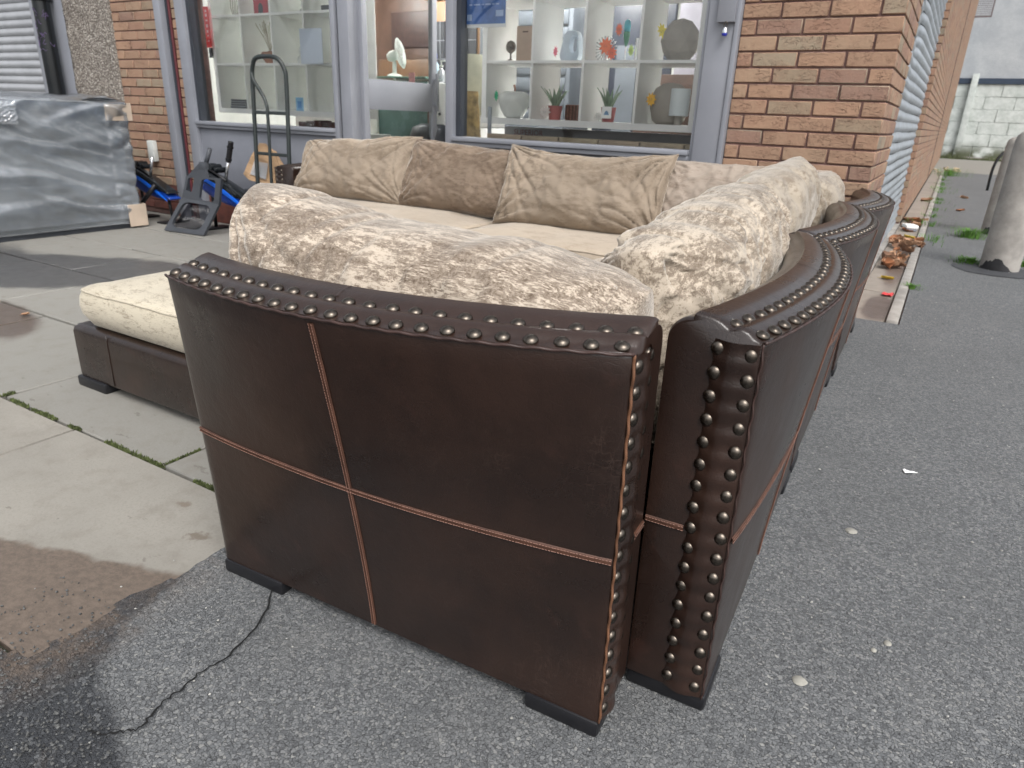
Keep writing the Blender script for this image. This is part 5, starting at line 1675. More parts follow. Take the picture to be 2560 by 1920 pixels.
    MB().lathe([(0.028, 0.0), (0.028, 0.006), (0.004, 0.008)], 16).obj('foot', 'chrome', t)
    price_star((0.85, 0.17, 0.07), (-1.53, Y - 0.01, b1 + 0.175), 'orange star tag on the blue glass feather', 0.038, 0.65)
    t = thing('glass_pillars', 'pair of clear ribbed glass candle pillars with lime tag', 'candle holder', (-1.40, Y + 0.02, b1))
    for dx, h in ((-0.018, 0.13), (0.018, 0.165)):
        pf = []
        for k in range(15):
            pf.append((0.010 + 0.004 * (k % 2), h * k / 14))
        MB().lathe(pf, 14, T(dx, 0, 0)).obj('pillar', 'chrome', t, smooth=True)
    price_star((0.50, 0.68, 0.18), (-1.435, Y - 0.03, b1 + 0.06), 'lime green star tag on the glass pillars', 0.036, 0.55)
    t = thing('faceted_vase', 'big faceted grey stone vase with yellow star tag', 'vase', (-1.155, Y + 0.02, b1))
    bm = bmesh.new()
    bmesh.ops.create_icosphere(bm, subdivisions=2, radius=0.12)
    for v in bm.verts:
        v.co.z = v.co.z * 1.0 + 0.108
        if v.co.z < 0.0: v.co.z = 0
        v.co.x *= 0.93
    me = bpy.data.meshes.new('body'); bm.to_mesh(me); bm.free(); me.materials.append(grey_stone)
    link('body', me, t)
    price_star((0.80, 0.66, 0.06), (-1.245, Y - 0.05, b1 + 0.155), 'yellow star tag on the faceted grey vase', 0.048, 0.6, -0.5)
    # left unit
    zL = 0.935
    cube_unit('white cube shelf in the left window holding pale ornaments', -5.075, 4, 0.350, zL, 4, backs=((0, 0), (1, 0), (2, 0), (3, 0), (0, 1), (1, 1), (2, 1), (3, 1), (0, 2), (1, 2), (2, 2), (3, 2)))
    a0, a1, a2 = zL + 0.018, zL + 0.36, zL + 0.712
    t = thing('folded_cloths', 'stack of folded grey cloths in the left window cube', 'cloths', (-4.90, 0.24, a0))
    for k in range(4):
        MB().box(-0.10 + 0.004 * k, 0.10 - 0.006 * k, -0.08, 0.08, 0.018 * k, 0.016 + 0.018 * k).obj('cloth', M.setdefault('grey_cloth', plain('grey_cloth', (0.16, 0.17, 0.19), 0.9, var=0.2)), t, bevel=0.006)
    c = thing('blue_card', 'small pale blue card with darker picture in the left window', 'card', (-4.21, 0.20, a0 + 0.05))
    MB().box(-0.042, 0.042, 0, 0.002, -0.05, 0.05).obj('card', plain('pale_blue', (0.30, 0.55, 0.78), 0.6), c)
    MB().box(-0.022, 0.022, -0.002, -0.001, -0.032, 0.022).obj('picture', plain('mid_blue', (0.10, 0.30, 0.62), 0.6), c)
    t = vase('candlestick', 'slim white figurine candlestick in the left window', 'ornament', [(0.028, 0), (0.022, 0.02), (0.016, 0.06), (0.012, 0.11), (0.01, 0.12), (0.03, 0.14), (0.012, 0.15), (0.008, 0.17)], (-4.87, 0.26, a1), white_c)
    t = thing('twig_vase', 'vase of pale dried pampas twigs in the left window', 'dried flowers', (-4.58, 0.27, a1))
    MB().lathe([(0.03, 0), (0.04, 0.03), (0.03, 0.08), (0.018, 0.10)], 20).obj('vase', pinkm, t, smooth=True)
    r = random.Random(3)
    tw = MB()
    for k in range(26):
        a = r.uniform(0, 2 * PI)
        sp = r.uniform(0.02, 0.11)
        tw.tube([(0, 0, 0.09), (sp * 0.4 * math.cos(a), sp * 0.4 * math.sin(a), 0.19), (sp * math.cos(a), sp * math.sin(a), r.uniform(0.25, 0.32))], [0.001, 0.0015, 0.0035], 4)
    tw.obj('twigs', plain('pampas', (0.42, 0.38, 0.28), 0.9), t)
    t = vase('copper_bowl', 'rose gold crumpled bowl behind the sack truck handle', 'bowl', [(0.02, 0), (0.03, 0.01), (0.055, 0.045), (0.06, 0.07), (0.05, 0.085), (0.02, 0.08)], (-4.52, 0.20, a1), plain('rose_gold', (0.50, 0.25, 0.17), 0.3, 0.6))
    t = vase('bust', 'small white bust ornament in the left window', 'ornament', [(0.035, 0), (0.038, 0.03), (0.03, 0.055), (0.014, 0.065), (0.024, 0.085), (0.026, 0.105), (0.016, 0.125), (0.004, 0.13)], (-4.19, 0.24, a1), white_c)
    tag(MB().box(-4.03, -3.80, 0.075, 0.078, 1.285, 1.525).obj('paper_sheet', plain('pale_paper', (0.66, 0.72, 0.80), 0.7, var=0.02), bevel=0.0005, segs=1), 'blank pale sheet of paper fixed inside the left window', 'paper')
    t = thing('red_picture', 'red frame with dark figure picture in the left window', 'picture frame', (-4.60, 0.22, a2))
    MB().box(-0.075, 0.075, 0, 0.02, 0, 0.115).obj('frame', plain('red_frame', (0.42, 0.03, 0.05), 0.45), t, bevel=0.003)
    MB().prism([(-0.022, 0.012), (0.03, 0.012), (0.034, 0.06), (0.02, 0.085), (0.0, 0.088), (-0.018, 0.07)], 0.001, T(0, -0.0015, 0)).obj('picture', 'dark_gasket', t)
    t = thing('twig_ornament', 'silver twig ornament on flat base in the upper left cube', 'ornament', (-4.92, 0.24, a2))
    MB().box(-0.085, 0.085, -0.03, 0.03, 0, 0.012).obj('base', 'dark_gasket', t)
    for k in range(6):
        MB().tube([(-0.03 + 0.012 * k, 0, 0.01), (-0.05 + 0.02 * k, 0, 0.07), (-0.06 + 0.026 * k, 0.01, 0.15)], 0.003, 6).obj('twig', 'stud', t)
    t = thing('crystal_drops', 'bright crystal ornaments in the upper third cube', 'ornament', (-4.16, 0.24, a2))
    for k, (dx, z, rr) in enumerate(((0, 0.02, 0.02), (0.01, 0.055, 0.015), (-0.01, 0.11, 0.022))):
        bm = bmesh.new()
        bmesh.ops.create_icosphere(bm, subdivisions=1, radius=rr, matrix=T(dx, 0, z))
        me = bpy.data.meshes.new('crystal'); bm.to_mesh(me); bm.free(); me.materials.append(M['chrome'])
        link('crystal', me, t)
    tag(MB().box(-3.92, -3.83, 0.20, 0.28, a2, a2 + 0.045).obj('small_box', 'dark_gasket', bevel=0.004), 'small black box in the upper right cube of left window', 'box')
    # red sign, poster
    t = thing('red_sign', 'tall narrow red sign with white symbols inside left window', 'sign', (-5.095, 0.09, 1.56))
    MB().box(-0.030, 0.030, 0, 0.004, -0.150, 0.150).obj('plate', plain('sign_red', (0.55, 0.025, 0.03), 0.5), t)
    ws = MB()
    for z, w, h in ((0.118, 0.02, 0.016), (0.088, 0.024, 0.02), (0.05, 0.022, 0.012), (0.01, 0.020, 0.022), (-0.03, 0.018, 0.018), (-0.062, 0.016, 0.01), (-0.10, 0.02, 0.012)):
        ws.box(-0.004 - w * 0.3, -0.004 + w * 0.7, -0.0015, -0.0005, z - h / 2, z + h / 2)
    ws.obj('symbols', plain('sign_pale', (0.60, 0.35, 0.35), 0.6), t)
    MB().box(-0.012, 0.012, 0.0, 0.02, -0.225, -0.152).obj('bracket', 'dark_gasket', t)
    t = thing('blue_poster', 'blue poster with rows of faint white print in right window', 'poster', (-2.375, 0.075, 1.72))
    MB().box(-0.155, 0.155, 0, 0.002, -0.225, 0.30).obj('margin', 'white_board', t)
    MB().box(-0.145, 0.150, -0.002, -0.0005, -0.205, 0.29).obj('sheet', plain('poster_blue', (0.085, 0.20, 0.50), 0.35, var=0.25, scale=9), t)
    ln = MB()
    r = random.Random(8)
    for k in range(9):
        z = -0.10 + k * 0.035
        x = -0.12 + 0.01 * (k % 3)
        while x < 0.11:
            w = r.uniform(0.015, 0.05)
            ln.box(x, min(x + w, 0.13), -0.0032, -0.0024, z, z + 0.008)
            x += w + 0.01
    ln.box(-0.135, -0.10, -0.0032, -0.0024, -0.185, -0.15).box(0.08, 0.135, -0.0032, -0.0024, -0.165, -0.13)
    ln.obj('print', plain('poster_print', (0.45, 0.58, 0.80), 0.5), t)
    # low things on the inside sill
    for k in range(6):
        me = MB().box(0, 0.262, 0, 0.09, 0, 0.045).mesh('sill_brick', plain('buff_brick%d' % k, (0.40, 0.31 + 0.01 * (k % 3), 0.22), 0.9, var=0.2, bump=0.4), bevel=0.003, segs=1)
        if k == 0: sb = thing('inner_sill', 'row of buff bricks forming the inner sill of right window', 'sill')
        link('sill_brick', me, sb, (-2.36 + k * 0.272, 0.10, 0.82))
    MB().box(-2.55, -0.93, 0.10, 0.60, 0.4, 0.815).obj('sill_wall', 'room_wall', sb)
    bx = thing('flat_carton', 'long grey carton with faded brown lettering under the cube shelf', 'carton', (-2.0, 0.42, 0.822))
    MB().box(-0.42, 0.95, 0, 0.10, 0, 0.088).obj('carton', plain('grey_carton', (0.20, 0.19, 0.19), 0.8), bx, bevel=0.003)
    cu = bpy.data.curves.new('lettering', 'FONT')
    cu.body = 'SUPERIOR'
    cu.size = 0.052
    cu.extrude = 0.0006
    cu.resolution_u = 3
    tmp = bpy.data.objects.new('tmp', cu)
    me = bpy.data.meshes.new_from_object(tmp)
    bpy.data.objects.remove(tmp)
    lo = bpy.data.objects.new('lettering', me)
    COL.objects.link(lo)
    lo.parent = bx
    lo.rotation_euler = (PI / 2, 0, 0)
    lo.location = (-0.34, -0.0015, 0.036)
    me.materials.append(plain('faded_brown_ink', (0.13, 0.035, 0.03), 0.8))
    ls = thing('window_ledge', 'low white ledge inside the left window below the cubes', 'ledge')
    MB().box(-5.20, -3.62, 0.10, 0.60, 0.4, 0.80).obj('ledge', 'room_wall', ls)
    t = thing('brown_books', 'row of brown books and boxes under the left cube shelf', 'books', (-4.0, 0.22, 0.802))
    for k in range(5):
        MB().box(-0.26 + 0.085 * k, -0.18 + 0.085 * k, 0, 0.12, 0, 0.07 + 0.008 * (k % 3)).obj('book', 'seam' if k % 2 else 'plinth', t, bevel=0.003)
    MB().box(0.20, 0.30, 0, 0.12, 0, 0.09).obj('book', 'dark_gasket', t, bevel=0.003)
    tag(MB().box(-2.36, -2.335, 0.105, 0.12, 0.84, 1.03).obj('window_latch', 'galv', bevel=0.003), 'grey metal strap standing at left of the right window', 'strap')

def build_interior():
    wood = M.setdefault('pine', plain('honey_pine', (0.27, 0.135, 0.045), 0.4, var=0.15, scale=4))
    dark = M.setdefault('dark_wood', plain('dark_wood', (0.07, 0.037, 0.025), 0.4, var=0.25, scale=5))
    c = thing('display_cabinet', 'honey pine display cabinet with dark leaded glass doors', 'cabinet', (-4.52, 2.55, 0.02))
    MB().box(-0.20, 0.50, 0.0, 0.4, 0, 2.1).obj('carcass', wood, c, bevel=0.005)
    MB().box(-0.25, 0.54, -0.05, 0.42, 2.1, 2.2).box(-0.23, 0.52, -0.03, 0.41, 2.05, 2.1).obj('cornice', wood, c, bevel=0.01)
    for a, b in ((-0.16, 0.02), (0.10, 0.42)):
        f = MB().box(a, b, -0.012, -0.002, 0.95, 1.85).obj('glass_door', 'dark_gasket', c)
        le = MB()
        for k in range(1, 3): le.box(a + (b - a) * k / 3 - 0.003, a + (b - a) * k / 3 + 0.003, -0.016, -0.013, 0.95, 1.85)
        for k in range(1, 5): le.box(a, b, -0.016, -0.013, 0.95 + 0.18 * k - 0.003, 0.95 + 0.18 * k + 0.003)
        le.obj('leading', 'galv', f)
    c = thing('dark_cabinet', 'dark brown wooden dresser behind the desk fan', 'cabinet', (-5.15, 2.7, 0.02))
    MB().box(-0.45, 0.42, 0, 0.4, 0, 2.15).obj('carcass', dark, c, bevel=0.004)
    MB().box(-0.20, 0.36, -0.02, -0.001, 1.62, 1.98).obj('door_panel', 'welt_dark', c, bevel=0.01)
    MB().box(-0.40, 0.38, -0.02, -0.001, 1.0, 1.50).obj('door_panel', plain('tan_wood', (0.105, 0.055, 0.027), 0.4, var=0.2), c, bevel=0.01)
    tag(MB().box(-5.6, -4.50, 1.42, 1.46, 0.02, 2.5).obj('white_partition', 'white_board', bevel=0.004), 'plain white partition panel behind the open door', 'partition')
    # counter with glass top, fan, sanitiser
    c = thing('shop_counter', 'shop counter with green glass top and frosted glass front', 'counter', (-3.75, 1.0, 0.02))
    MB().box(-0.38, 0.18, 0.0, 0.5, 1.225, 1.237).obj('glass_top', plain('green_glass', (0.20, 0.36, 0.32), 0.15), c, bevel=0.002)
    MB().box(-0.36, 0.18, 0.02, 0.03, 0.0, 1.20).obj('front_panel', plain('teal_glass', (0.13, 0.23, 0.225), 0.25), c)
    MB().box(-0.40, -0.36, 0.0, 0.5, 0.0, 1.222).box(-0.20, -0.17, 0.04, 0.5, 1.1, 1.222).obj('leg_panel', 'white_board', c)
    f = thing('desk_fan', 'white desk fan with round wire guard on the counter', 'fan', (-4.0, 1.12, 1.257), math.radians(22))
    f.scale = (0.68, 0.68, 0.80)
    wm = M.setdefault('fan_white', plain('fan_white', (0.70, 0.73, 0.70), 0.4, var=0.04))
    MB().lathe([(0.10, 0.0), (0.10, 0.012), (0.07, 0.028), (0.028, 0.04), (0.024, 0.15), (0.02, 0.155)], 28).obj('base', wm, f, smooth=True, angle=0.8)
    mt = T(0.0, 0, 0.215) @ RY(math.radians(75))
    MB().lathe([(0.008, -0.10), (0.035, -0.09), (0.052, -0.05), (0.055, 0.0), (0.048, 0.04)], 24, mt).obj('motor', wm, f, smooth=True)
    MB().lathe([(0.01, 0.155), (0.014, 0.19), (0.01, 0.20)], 12).obj('neck', wm, f)
    g = MB()
    for sgn in (-1, 1):
        for k in range(60):
            a = 2 * PI * k / 60
            g.tube([mt @ Vector((r * math.cos(a), r * math.sin(a), 0.085 + sgn * h)) for r, h in ((0.03, 0.042), (0.08, 0.038), (0.12, 0.026), (0.15, 0.0))], 0.0022, 4)
    g.tube([mt @ Vector((0.15 * math.cos(k * PI / 20), 0.15 * math.sin(k * PI / 20), 0.085)) for k in range(40)], 0.006, 6, closed=True)
    g.obj('guard', wm, f, smooth=True)
    bl = MB()
    for k in range(3):
        a0 = 2 * PI * k / 3
        rows = []
        for i in range(8):
            r = 0.02 + 0.11 * i / 7
            rows.append([mt @ Vector((r * math.cos(a0 + d), r * math.sin(a0 + d), 0.085 + 0.02 * (d - 0.4))) for d in (0.0, 0.3, 0.6, 0.85)])
        bl.grid(rows)
    bl.obj('blades', film_mat('pale_blade', 0.5), f, recalc=False)
    MB().lathe([(0.006, 0.13), (0.028, 0.125), (0.03, 0.13)], 18, mt).obj('badge', wm, f)
    t = thing('pink_card', 'small pink card hanging at the counter edge', 'card', (-3.70, 0.985, 1.24))
    MB().box(-0.03, 0.03, -0.004, 0, -0.055, 0.045).obj('card', plain('pink_card', (0.55, 0.28, 0.30), 0.7, var=0.3, scale=30), t)
    t = thing('blue_spray', 'blue and white spray bottle on the counter', 'bottle', (-3.60, 1.18, 1.257))
    MB().lathe([(0.028, 0), (0.03, 0.01), (0.03, 0.10), (0.012, 0.13), (0.012, 0.15)], 16).obj('bottle', plain('pale_bottle', (0.35, 0.50, 0.62), 0.3), t, smooth=True)
    MB().box(-0.03, 0.012, -0.012, 0.012, 0.15, 0.19).obj('trigger', plain('spray_blue', (0.02, 0.06, 0.45), 0.4), t, bevel=0.004)
    # white appliance stack with sanitiser bottle
    t = thing('drawer_cabinet', 'white drawer unit beyond the open shop doorway', 'drawers', (-3.32, 1.0, 0.02))
    MB().box(-0.19, 0.30, 0.0, 0.4, 0.86, 1.19).obj('top_drawer', 'white_board', t, bevel=0.008)
    MB().box(-0.12, 0.30, 0.02, 0.4, 0.0, 0.855).obj('lower_body', 'white_board', t, bevel=0.006)
    MB().lathe([(0.012, 0), (0.010, 0.012)], 12, T(-0.10, -0.001, 0.95) @ RX(PI / 2)).obj('knob', 'dark_gasket', t)
    MB().box(-0.165, -0.14, -0.008, -0.001, 1.08, 1.17).obj('pull', 'dark_gasket', t)
    s = thing('sanitiser_bottle', 'clear hand sanitiser bottle with white pump', 'bottle', (-3.44, 1.05, 1.212))
    MB().lathe([(0.03, 0), (0.032, 0.01), (0.032, 0.09), (0.014, 0.105), (0.014, 0.12)], 18).obj('bottle', film_mat('clear_plastic', 0.3), s, smooth=True)
    MB().lathe([(0.016, 0.12), (0.016, 0.135), (0.005, 0.136), (0.005, 0.16), (0.014, 0.161), (0.014, 0.172)], 14).obj('pump', wm, s, smooth=True, angle=0.5)
    MB().box(-0.005, 0.045, -0.006, 0.006, 0.161, 0.172).obj('nozzle', wm, s, bevel=0.002)
    t = thing('grey_lampshade', 'large greyish dome lampshade on the white drawers', 'lampshade', (-3.26, 1.22, 1.215))
    MB().lathe([(0.19, 0.0), (0.18, 0.05), (0.14, 0.10), (0.07, 0.135), (0.01, 0.14)], 28).obj('shade', plain('grey_shade', (0.40, 0.42, 0.40), 0.6), t, smooth=True)
    t = thing('black_chair', 'black padded chair back just inside the doorway', 'chair', (-3.48, 0.98, 0.02))
    MB().lathe([(0.16, 0.35), (0.19, 0.45), (0.20, 0.75), (0.17, 0.84), (0.10, 0.87), (0.01, 0.87)], 28).obj('back', 'dark_gasket', t, smooth=True)
    MB().tube([(0, 0, 0), (0, 0, 0.36)], 0.03, 10).obj('leg', 'dark_gasket', t)
    MB().lathe([(0.22, 0), (0.22, 0.02), (0.03, 0.05)], 20).obj('foot', 'dark_gasket', t)
    # things behind the right window
    t = thing('cream_lampshade', 'big cream drum lampshade behind the right window edge', 'lampshade', (-3.08, 0.95, 1.05))
    MB().lathe([(0.10, -0.08), (0.19, 0.10), (0.16, 0.36), (0.155, 0.36), (0.02, 0.355)], 30).obj('shade', plain('cream_shade', (0.52, 0.52, 0.40), 0.7), t, smooth=True, angle=0.7)
    MB().lathe([(0.09, -1.03), (0.09, -1.0), (0.02, -0.98), (0.02, -0.09)], 20).obj('stand', 'chrome', t)
    t = thing('gold_sculpture', 'mottled golden sculpture under the cream lampshade', 'sculpture', (-2.86, 0.62, 0.02))
    rows = []
    for i in range(24):
        s = i / 23
        rows.append([((0.12 * (1 - 0.5 * s) + 0.03 * noise.noise(Vector((math.cos(k * PI / 10) * 2, math.sin(k * PI / 10) * 2, s * 9)))) * math.cos(k * PI / 10), (0.12 * (1 - 0.5 * s)) * math.sin(k * PI / 10), 0.4 + 0.72 * s) for k in range(20)])
    mm = MB().grid(rows, closed_u=True)
    mm.obj('figure', plain('old_gold', (0.24, 0.17, 0.07), 0.6, var=0.5, scale=14), t, smooth=True)
    MB().box(-0.16, 0.16, -0.16, 0.16, 0, 0.4).obj('plinth', dark, t, bevel=0.004)
    t = thing('grey_wardrobe', 'bluish grey slatted wardrobe behind the right cube shelf', 'wardrobe', (-3.15, 2.0, 0.02))
    gp = M.setdefault('slate_paint', plain('slate_paint', (0.14, 0.16, 0.185), 0.5, var=0.1))
    MB().box(-0.55, 0.42, 0, 0.45, 0, 2.0).obj('carcass', gp, t, bevel=0.005)
    for k in range(14):
        MB().box(-0.50, 0.38, -0.016, -0.001, 0.1 + 0.135 * k, 0.21 + 0.135 * k).obj('slat', gp, t, bevel=0.004)
    t = thing('dark_screen', 'dark wall mounted screen behind the second cube row', 'screen', (-2.35, 2.4, 1.0))
    MB().box(-0.32, 0.40, 0, 0.05, -0.3, 0.95).obj('panel', plain('navy_panel', (0.035, 0.042, 0.06), 0.3), t, bevel=0.01)
    MB().box(-0.10, 0.10, -0.05, -0.005, -0.98, 0.6).obj('post', gp, t)
    t = thing('brown_sideboard', 'tall brown cabinet behind the grey vases', 'cabinet', (-1.75, 1.9, 0.02))
    MB().box(-0.30, 0.85, 0, 0.45, 0, 1.32).obj('carcass', dark, t, bevel=0.005)
    MB().box(-0.25, 0.26, -0.016, -0.001, 0.1, 1.25).obj('door', dark, t, bevel=0.005)
    MB().box(0.30, 0.80, -0.016, -0.001, 0.1, 1.25).obj('door', dark, t, bevel=0.005)
    tag(MB().box(-1.9, -1.0, 2.35, 2.39, 1.36, 2.2).obj('lilac_panel', plain('lilac_grey', (0.33, 0.32, 0.37), 0.7)), 'lilac grey board standing behind the brown cabinet', 'board')
    t = thing('dried_flowers', 'spray of dark dried flowers above the faceted vase', 'dried flowers', (-0.98, 0.85, 1.36))
    tw = MB()
    r = random.Random(6)
    for k in range(22):
        a, b = r.uniform(-0.12, 0.10), r.uniform(-0.06, 0.06)
        h = r.uniform(0.15, 0.36)
        tw.tube([(0, 0, 0), (a * 0.4, b, h * 0.5), (a, b, h)], 0.002, 4)
        bm = r.uniform(0.008, 0.016)
        tw.lathe([(0.001, -bm), (bm, 0), (0.001, bm)], 7, T(a, b, h))
    tw.obj('stems', plain('dried_brown', (0.10, 0.07, 0.06), 0.9), t)
    MB().lathe([(0.04, -1.34), (0.05, -0.6), (0.05, -0.05), (0.03, 0.02)], 16).obj('jar', gp, t, smooth=True)
build_room()
build_display()
build_interior()

# ------------------------------------------------------------ litter, leaves, grass
USED = set()
def leaf(x, y, z, s, col, label, rz, curl=0.4, seed=0):
    n0 = label
    for extra in ('', ' lying flatter', ' with a raised tip', ' half under others'):
        label = n0 + extra
        if label not in USED: break
    USED.add(label)
    if extra == ' lying flatter': curl *= 0.3
    if extra == ' with a raised tip': curl *= 1.6
    if extra == ' half under others': z -= 0.003
    nm = 'leaf_%s' % col
    cols = {'brown': (0.20, 0.105, 0.06), 'tan': (0.38, 0.22, 0.13), 'yellow': (0.50, 0.34, 0.03), 'rust': (0.28, 0.115, 0.05), 'pale': (0.50, 0.40, 0.28)}
    m = M.setdefault(nm, plain(nm, cols[col], 0.75, var=0.3, scale=30))
    rows = []
    for i in range(7):
        t = i / 6
        w = s * 0.42 * math.sin(PI * min(0.97, t * 0.93 + 0.05)) ** 0.8
        row = []
        for j in range(5):
            u = (j - 2) / 2
            zz = s * curl * (u * u * 0.5 + 0.35 * (t - 0.5) ** 2) + s * 0.10 * noise.noise(Vector((t * 3 + seed, u * 2, seed)))
            edge = 1 + 0.22 * noise.noise(Vector((t * 9 + seed, j, 2)))
            row.append(((t - 0.5) * s, u * w * edge, zz + 0.002))
        rows.append(row)
    me = MB().grid(rows)
    me.tube([(-0.5 * s, 0, 0.003 + s * curl * 0.09), (-0.78 * s, 0.03 * s, 0.003)], 0.0009, 4)
    o = me.obj('fallen_leaf', m, None, smooth=True, recalc=False)
    o.location = (x, y, z + 0.004)
    o.rotation_euler = (random.uniform(-.2, .2), random.uniform(-.2, .2), rz)
    return tag(o, label, 'leaf')

def drift_label(x, y, x0, x1, y0, y1, col, s, where, used):
    a = 'against the wall' if x < x0 + (x1 - x0) / 3 else ('in mid gutter' if x < x0 + 2 * (x1 - x0) / 3 else 'beside the edging stone')
    b = ('near', 'middle', 'far')[min(2, int(3 * (y - y0) / (y1 - y0)))]
    sz = 'small' if s < 0.08 else ('broad' if s > 0.1 else 'medium')
    w = {'brown': 'dark brown', 'tan': 'pale tan', 'rust': 'reddish'}.get(col, col)
    return '%s %s leaf %s, %s end of %s drift' % (sz, w, a, b, where) if b != 'middle' else '%s %s leaf %s, middle of %s drift' % (sz, w, a, where)

def build_litter():
    gz = -0.012
    leaf(0.123, 1.56, gz, 0.085, 'yellow', 'bright yellow fallen leaf lying alone in the gutter', 0.3, seed=1)
    leaf(0.657, 9.55, 0, 0.13, 'tan', 'larger tan leaf far up the alley asphalt', 0.5, seed=2)
    leaf(0.596, 7.26, 0, 0.10, 'rust', 'narrow orange leaf on the alley asphalt', 0.1, seed=3)
    leaf(0.10, 4.52, gz, 0.11, 'rust', 'rust coloured leaf just below the white tub in the gutter', 0.2, seed=4)
    leaf(0.15, 3.95, gz, 0.11, 'yellow', 'second yellow leaf further up the gutter near white tub', 0.0, seed=5)
    leaf(-3.30, -2.46, 0.004, 0.042, 'tan', 'small tan leaf on the wet paving joint at left', 0.5, seed=6)
    leaf(0.16, 8.6, gz, 0.16, 'brown', 'dark leaf lying across the gutter far up', 0.1, seed=7)
    r = random.Random(21)
    cols = ['brown', 'tan', 'rust', 'tan', 'brown', 'tan']
    for k in range(20):
        x, y = r.uniform(0.045, 0.20), r.uniform(2.0, 2.55)
        ls = r.uniform(0.06, 0.115)
        o = leaf(x, y, gz + 0.015 * r.random(), ls, cols[k % 6], drift_label(x, y, 0.045, 0.2, 2.0, 2.55, cols[k % 6], ls, 'nearer', None), r.uniform(0, 6.28), 0.7, seed=20 + k)
        o['group'] = 'leaves in the nearer gutter drift'
        o.rotation_euler = (r.uniform(-.35, .35), r.uniform(-.35, .35), r.uniform(0, 6.28))
        o.location.z += 0.006
    for k in range(24):
        x, y = r.uniform(0.03, 0.29), r.uniform(2.85, 3.7)
        ls = r.uniform(0.06, 0.115)
        o = leaf(x, y, gz + 0.015 * r.random(), ls, cols[(k * 5) % 6], drift_label(x, y, 0.03, 0.29, 2.85, 3.7, cols[(k * 5) % 6], ls, 'farther', None), r.uniform(0, 6.28), 0.7, seed=60 + k)
        o['group'] = 'leaves in the farther gutter drift'
        o.rotation_euler = (r.uniform(-.35, .35), r.uniform(-.35, .35), r.uniform(0, 6.28))
        o.location.z += 0.006
    for k in range(9):
        o = leaf(r.uniform(0.02, 0.22), r.uniform(4.9, 5.6), gz, r.uniform(0.08, 0.13), cols[(k * 5) % 6], '%s dry leaf %s behind the white tub' % (('brown', 'tan', 'reddish', 'tan', 'brown', 'pale tan')[(k * 5) % 6], ('just', 'a little way', 'farther')[k % 3]), r.uniform(0, 6.28), 0.6, seed=90 + k)
        o['group'] = 'leaves behind the white tub'
    for k in range(9):
        o = leaf(r.uniform(0.0, 0.7), r.uniform(17.5, 20.5), 0.0, r.uniform(0.12, 0.22), 'pale', ['pale leaf nearest the rear yard step', 'pale leaf close to the wall end', 'pale leaf in the middle of the alley end'][k % 3], r.uniform(0, 6.28), 0.4, seed=120 + k)
        o['group'] = 'pale leaves at the alley end'
    t = thing('white_tub', 'white plastic tub lying on its side in the gutter', 'tub', (0.115, 4.62, gz + 0.005), 0.3)
    t.scale = (0.62, 0.55, 0.8)
    MB().box(-0.095, 0.095, -0.18, 0.18, 0.035, 0.075).obj('lid', 'white_board', t, bevel=0.012)
    MB().box(-0.085, 0.085, -0.17, 0.17, 0.0, 0.034).obj('tray', 'grey_paint', t, bevel=0.01)
    t = thing('red_wrapper', 'crumpled red wrapper in the wet near gutter', 'litter', (0.167, 1.0, gz))
    rows = [[((i - 3) * 0.011, (j - 3) * 0.013, 0.012 + 0.014 * noise.noise(Vector((i * 0.9, j * 0.9, 3)))) for j in range(7)] for i in range(7)]
    MB().grid(rows).obj('wrapper', plain('wrapper_red', (0.60, 0.05, 0.05), 0.4), t, recalc=False)
    t = thing('white_scrap', 'torn white paper scrap on the asphalt right of the sofa', 'litter', (0.425, -1.74, 0.002), 0.3)
    t.scale = (0.7, 0.7, 0.6)
    rows = [[((i - 4) * 0.007, (j - 2) * 0.009 * (1 - 0.12 * i), 0.005 + 0.008 * abs(noise.noise(Vector((i * 0.6, j * 0.6, 8))))) for j in range(5)] for i in range(9)]
    MB().grid(rows).obj('scrap', 'white_board', t, recalc=False)
    gum = plain('old_gum', (0.30, 0.29, 0.255), 0.8, var=0.12, scale=80)
    for x, y, rr, lab in ((0.289, -2.835, 0.013, 'pale round gum spot beside the black foot of the sofa'), (0.309, -2.205, 0.014, 'pale oval gum spot on asphalt midway along the sofa'), (0.425, -2.625, 0.008, 'small grey gum spot further right on the asphalt'), (0.402, -2.664, 0.006, 'tiny brownish gum spot beside the small grey one')):
        m = MB()
        n = 18
        ring = [(x + rr * (1 + 0.22 * noise.noise(Vector((math.cos(2 * PI * k / n) * 2, math.sin(2 * PI * k / n) * 2, x * 9)))) * math.cos(2 * PI * k / n), y + rr * (1 + 0.2 * noise.noise(Vector((k * 0.5, y, 2)))) * math.sin(2 * PI * k / n)) for k in range(n)]
        m.grid([[(a, b, 0.001) for a, b in ring], [(x + (a - x) * 0.8, y + (b - y) * 0.8, 0.0042) for a, b in ring]], closed_u=True)
        m.f.append(tuple(range(n, 2 * n)))
        tag(m.obj('gum_spot', gum, smooth=True), lab, 'gum')
    # small pale grit and specks
    g = MB()
    for k in range(420):
        if k < 200: x, y = r.uniform(-1.2, 1.2), r.uniform(-3.9, -2.2)
        else: x, y = r.uniform(0.12, 2.4), r.uniform(-2.6, 3.0)
        if x < 0.16 and y > -3.2 and x > -0.93: continue
        s = r.uniform(0.0012, 0.0034) * (1 if k < 200 else 1.4)
        g.lathe([(s * 0.6, 0.004), (s, 0.004 + s * 0.4), (s * 0.4, 0.004 + s * 0.9)], 6, T(x, y, 0) @ RZ(r.uniform(0, 3)) @ Matrix.Diagonal((1, r.uniform(0.5, 1), 1, 1)))
    tag(g.obj('pale_grit', plain('pale_grit', (0.34, 0.335, 0.31), 0.8, var=0.3), recalc=False), 'pale grit scattered on the asphalt', kind='stuff')
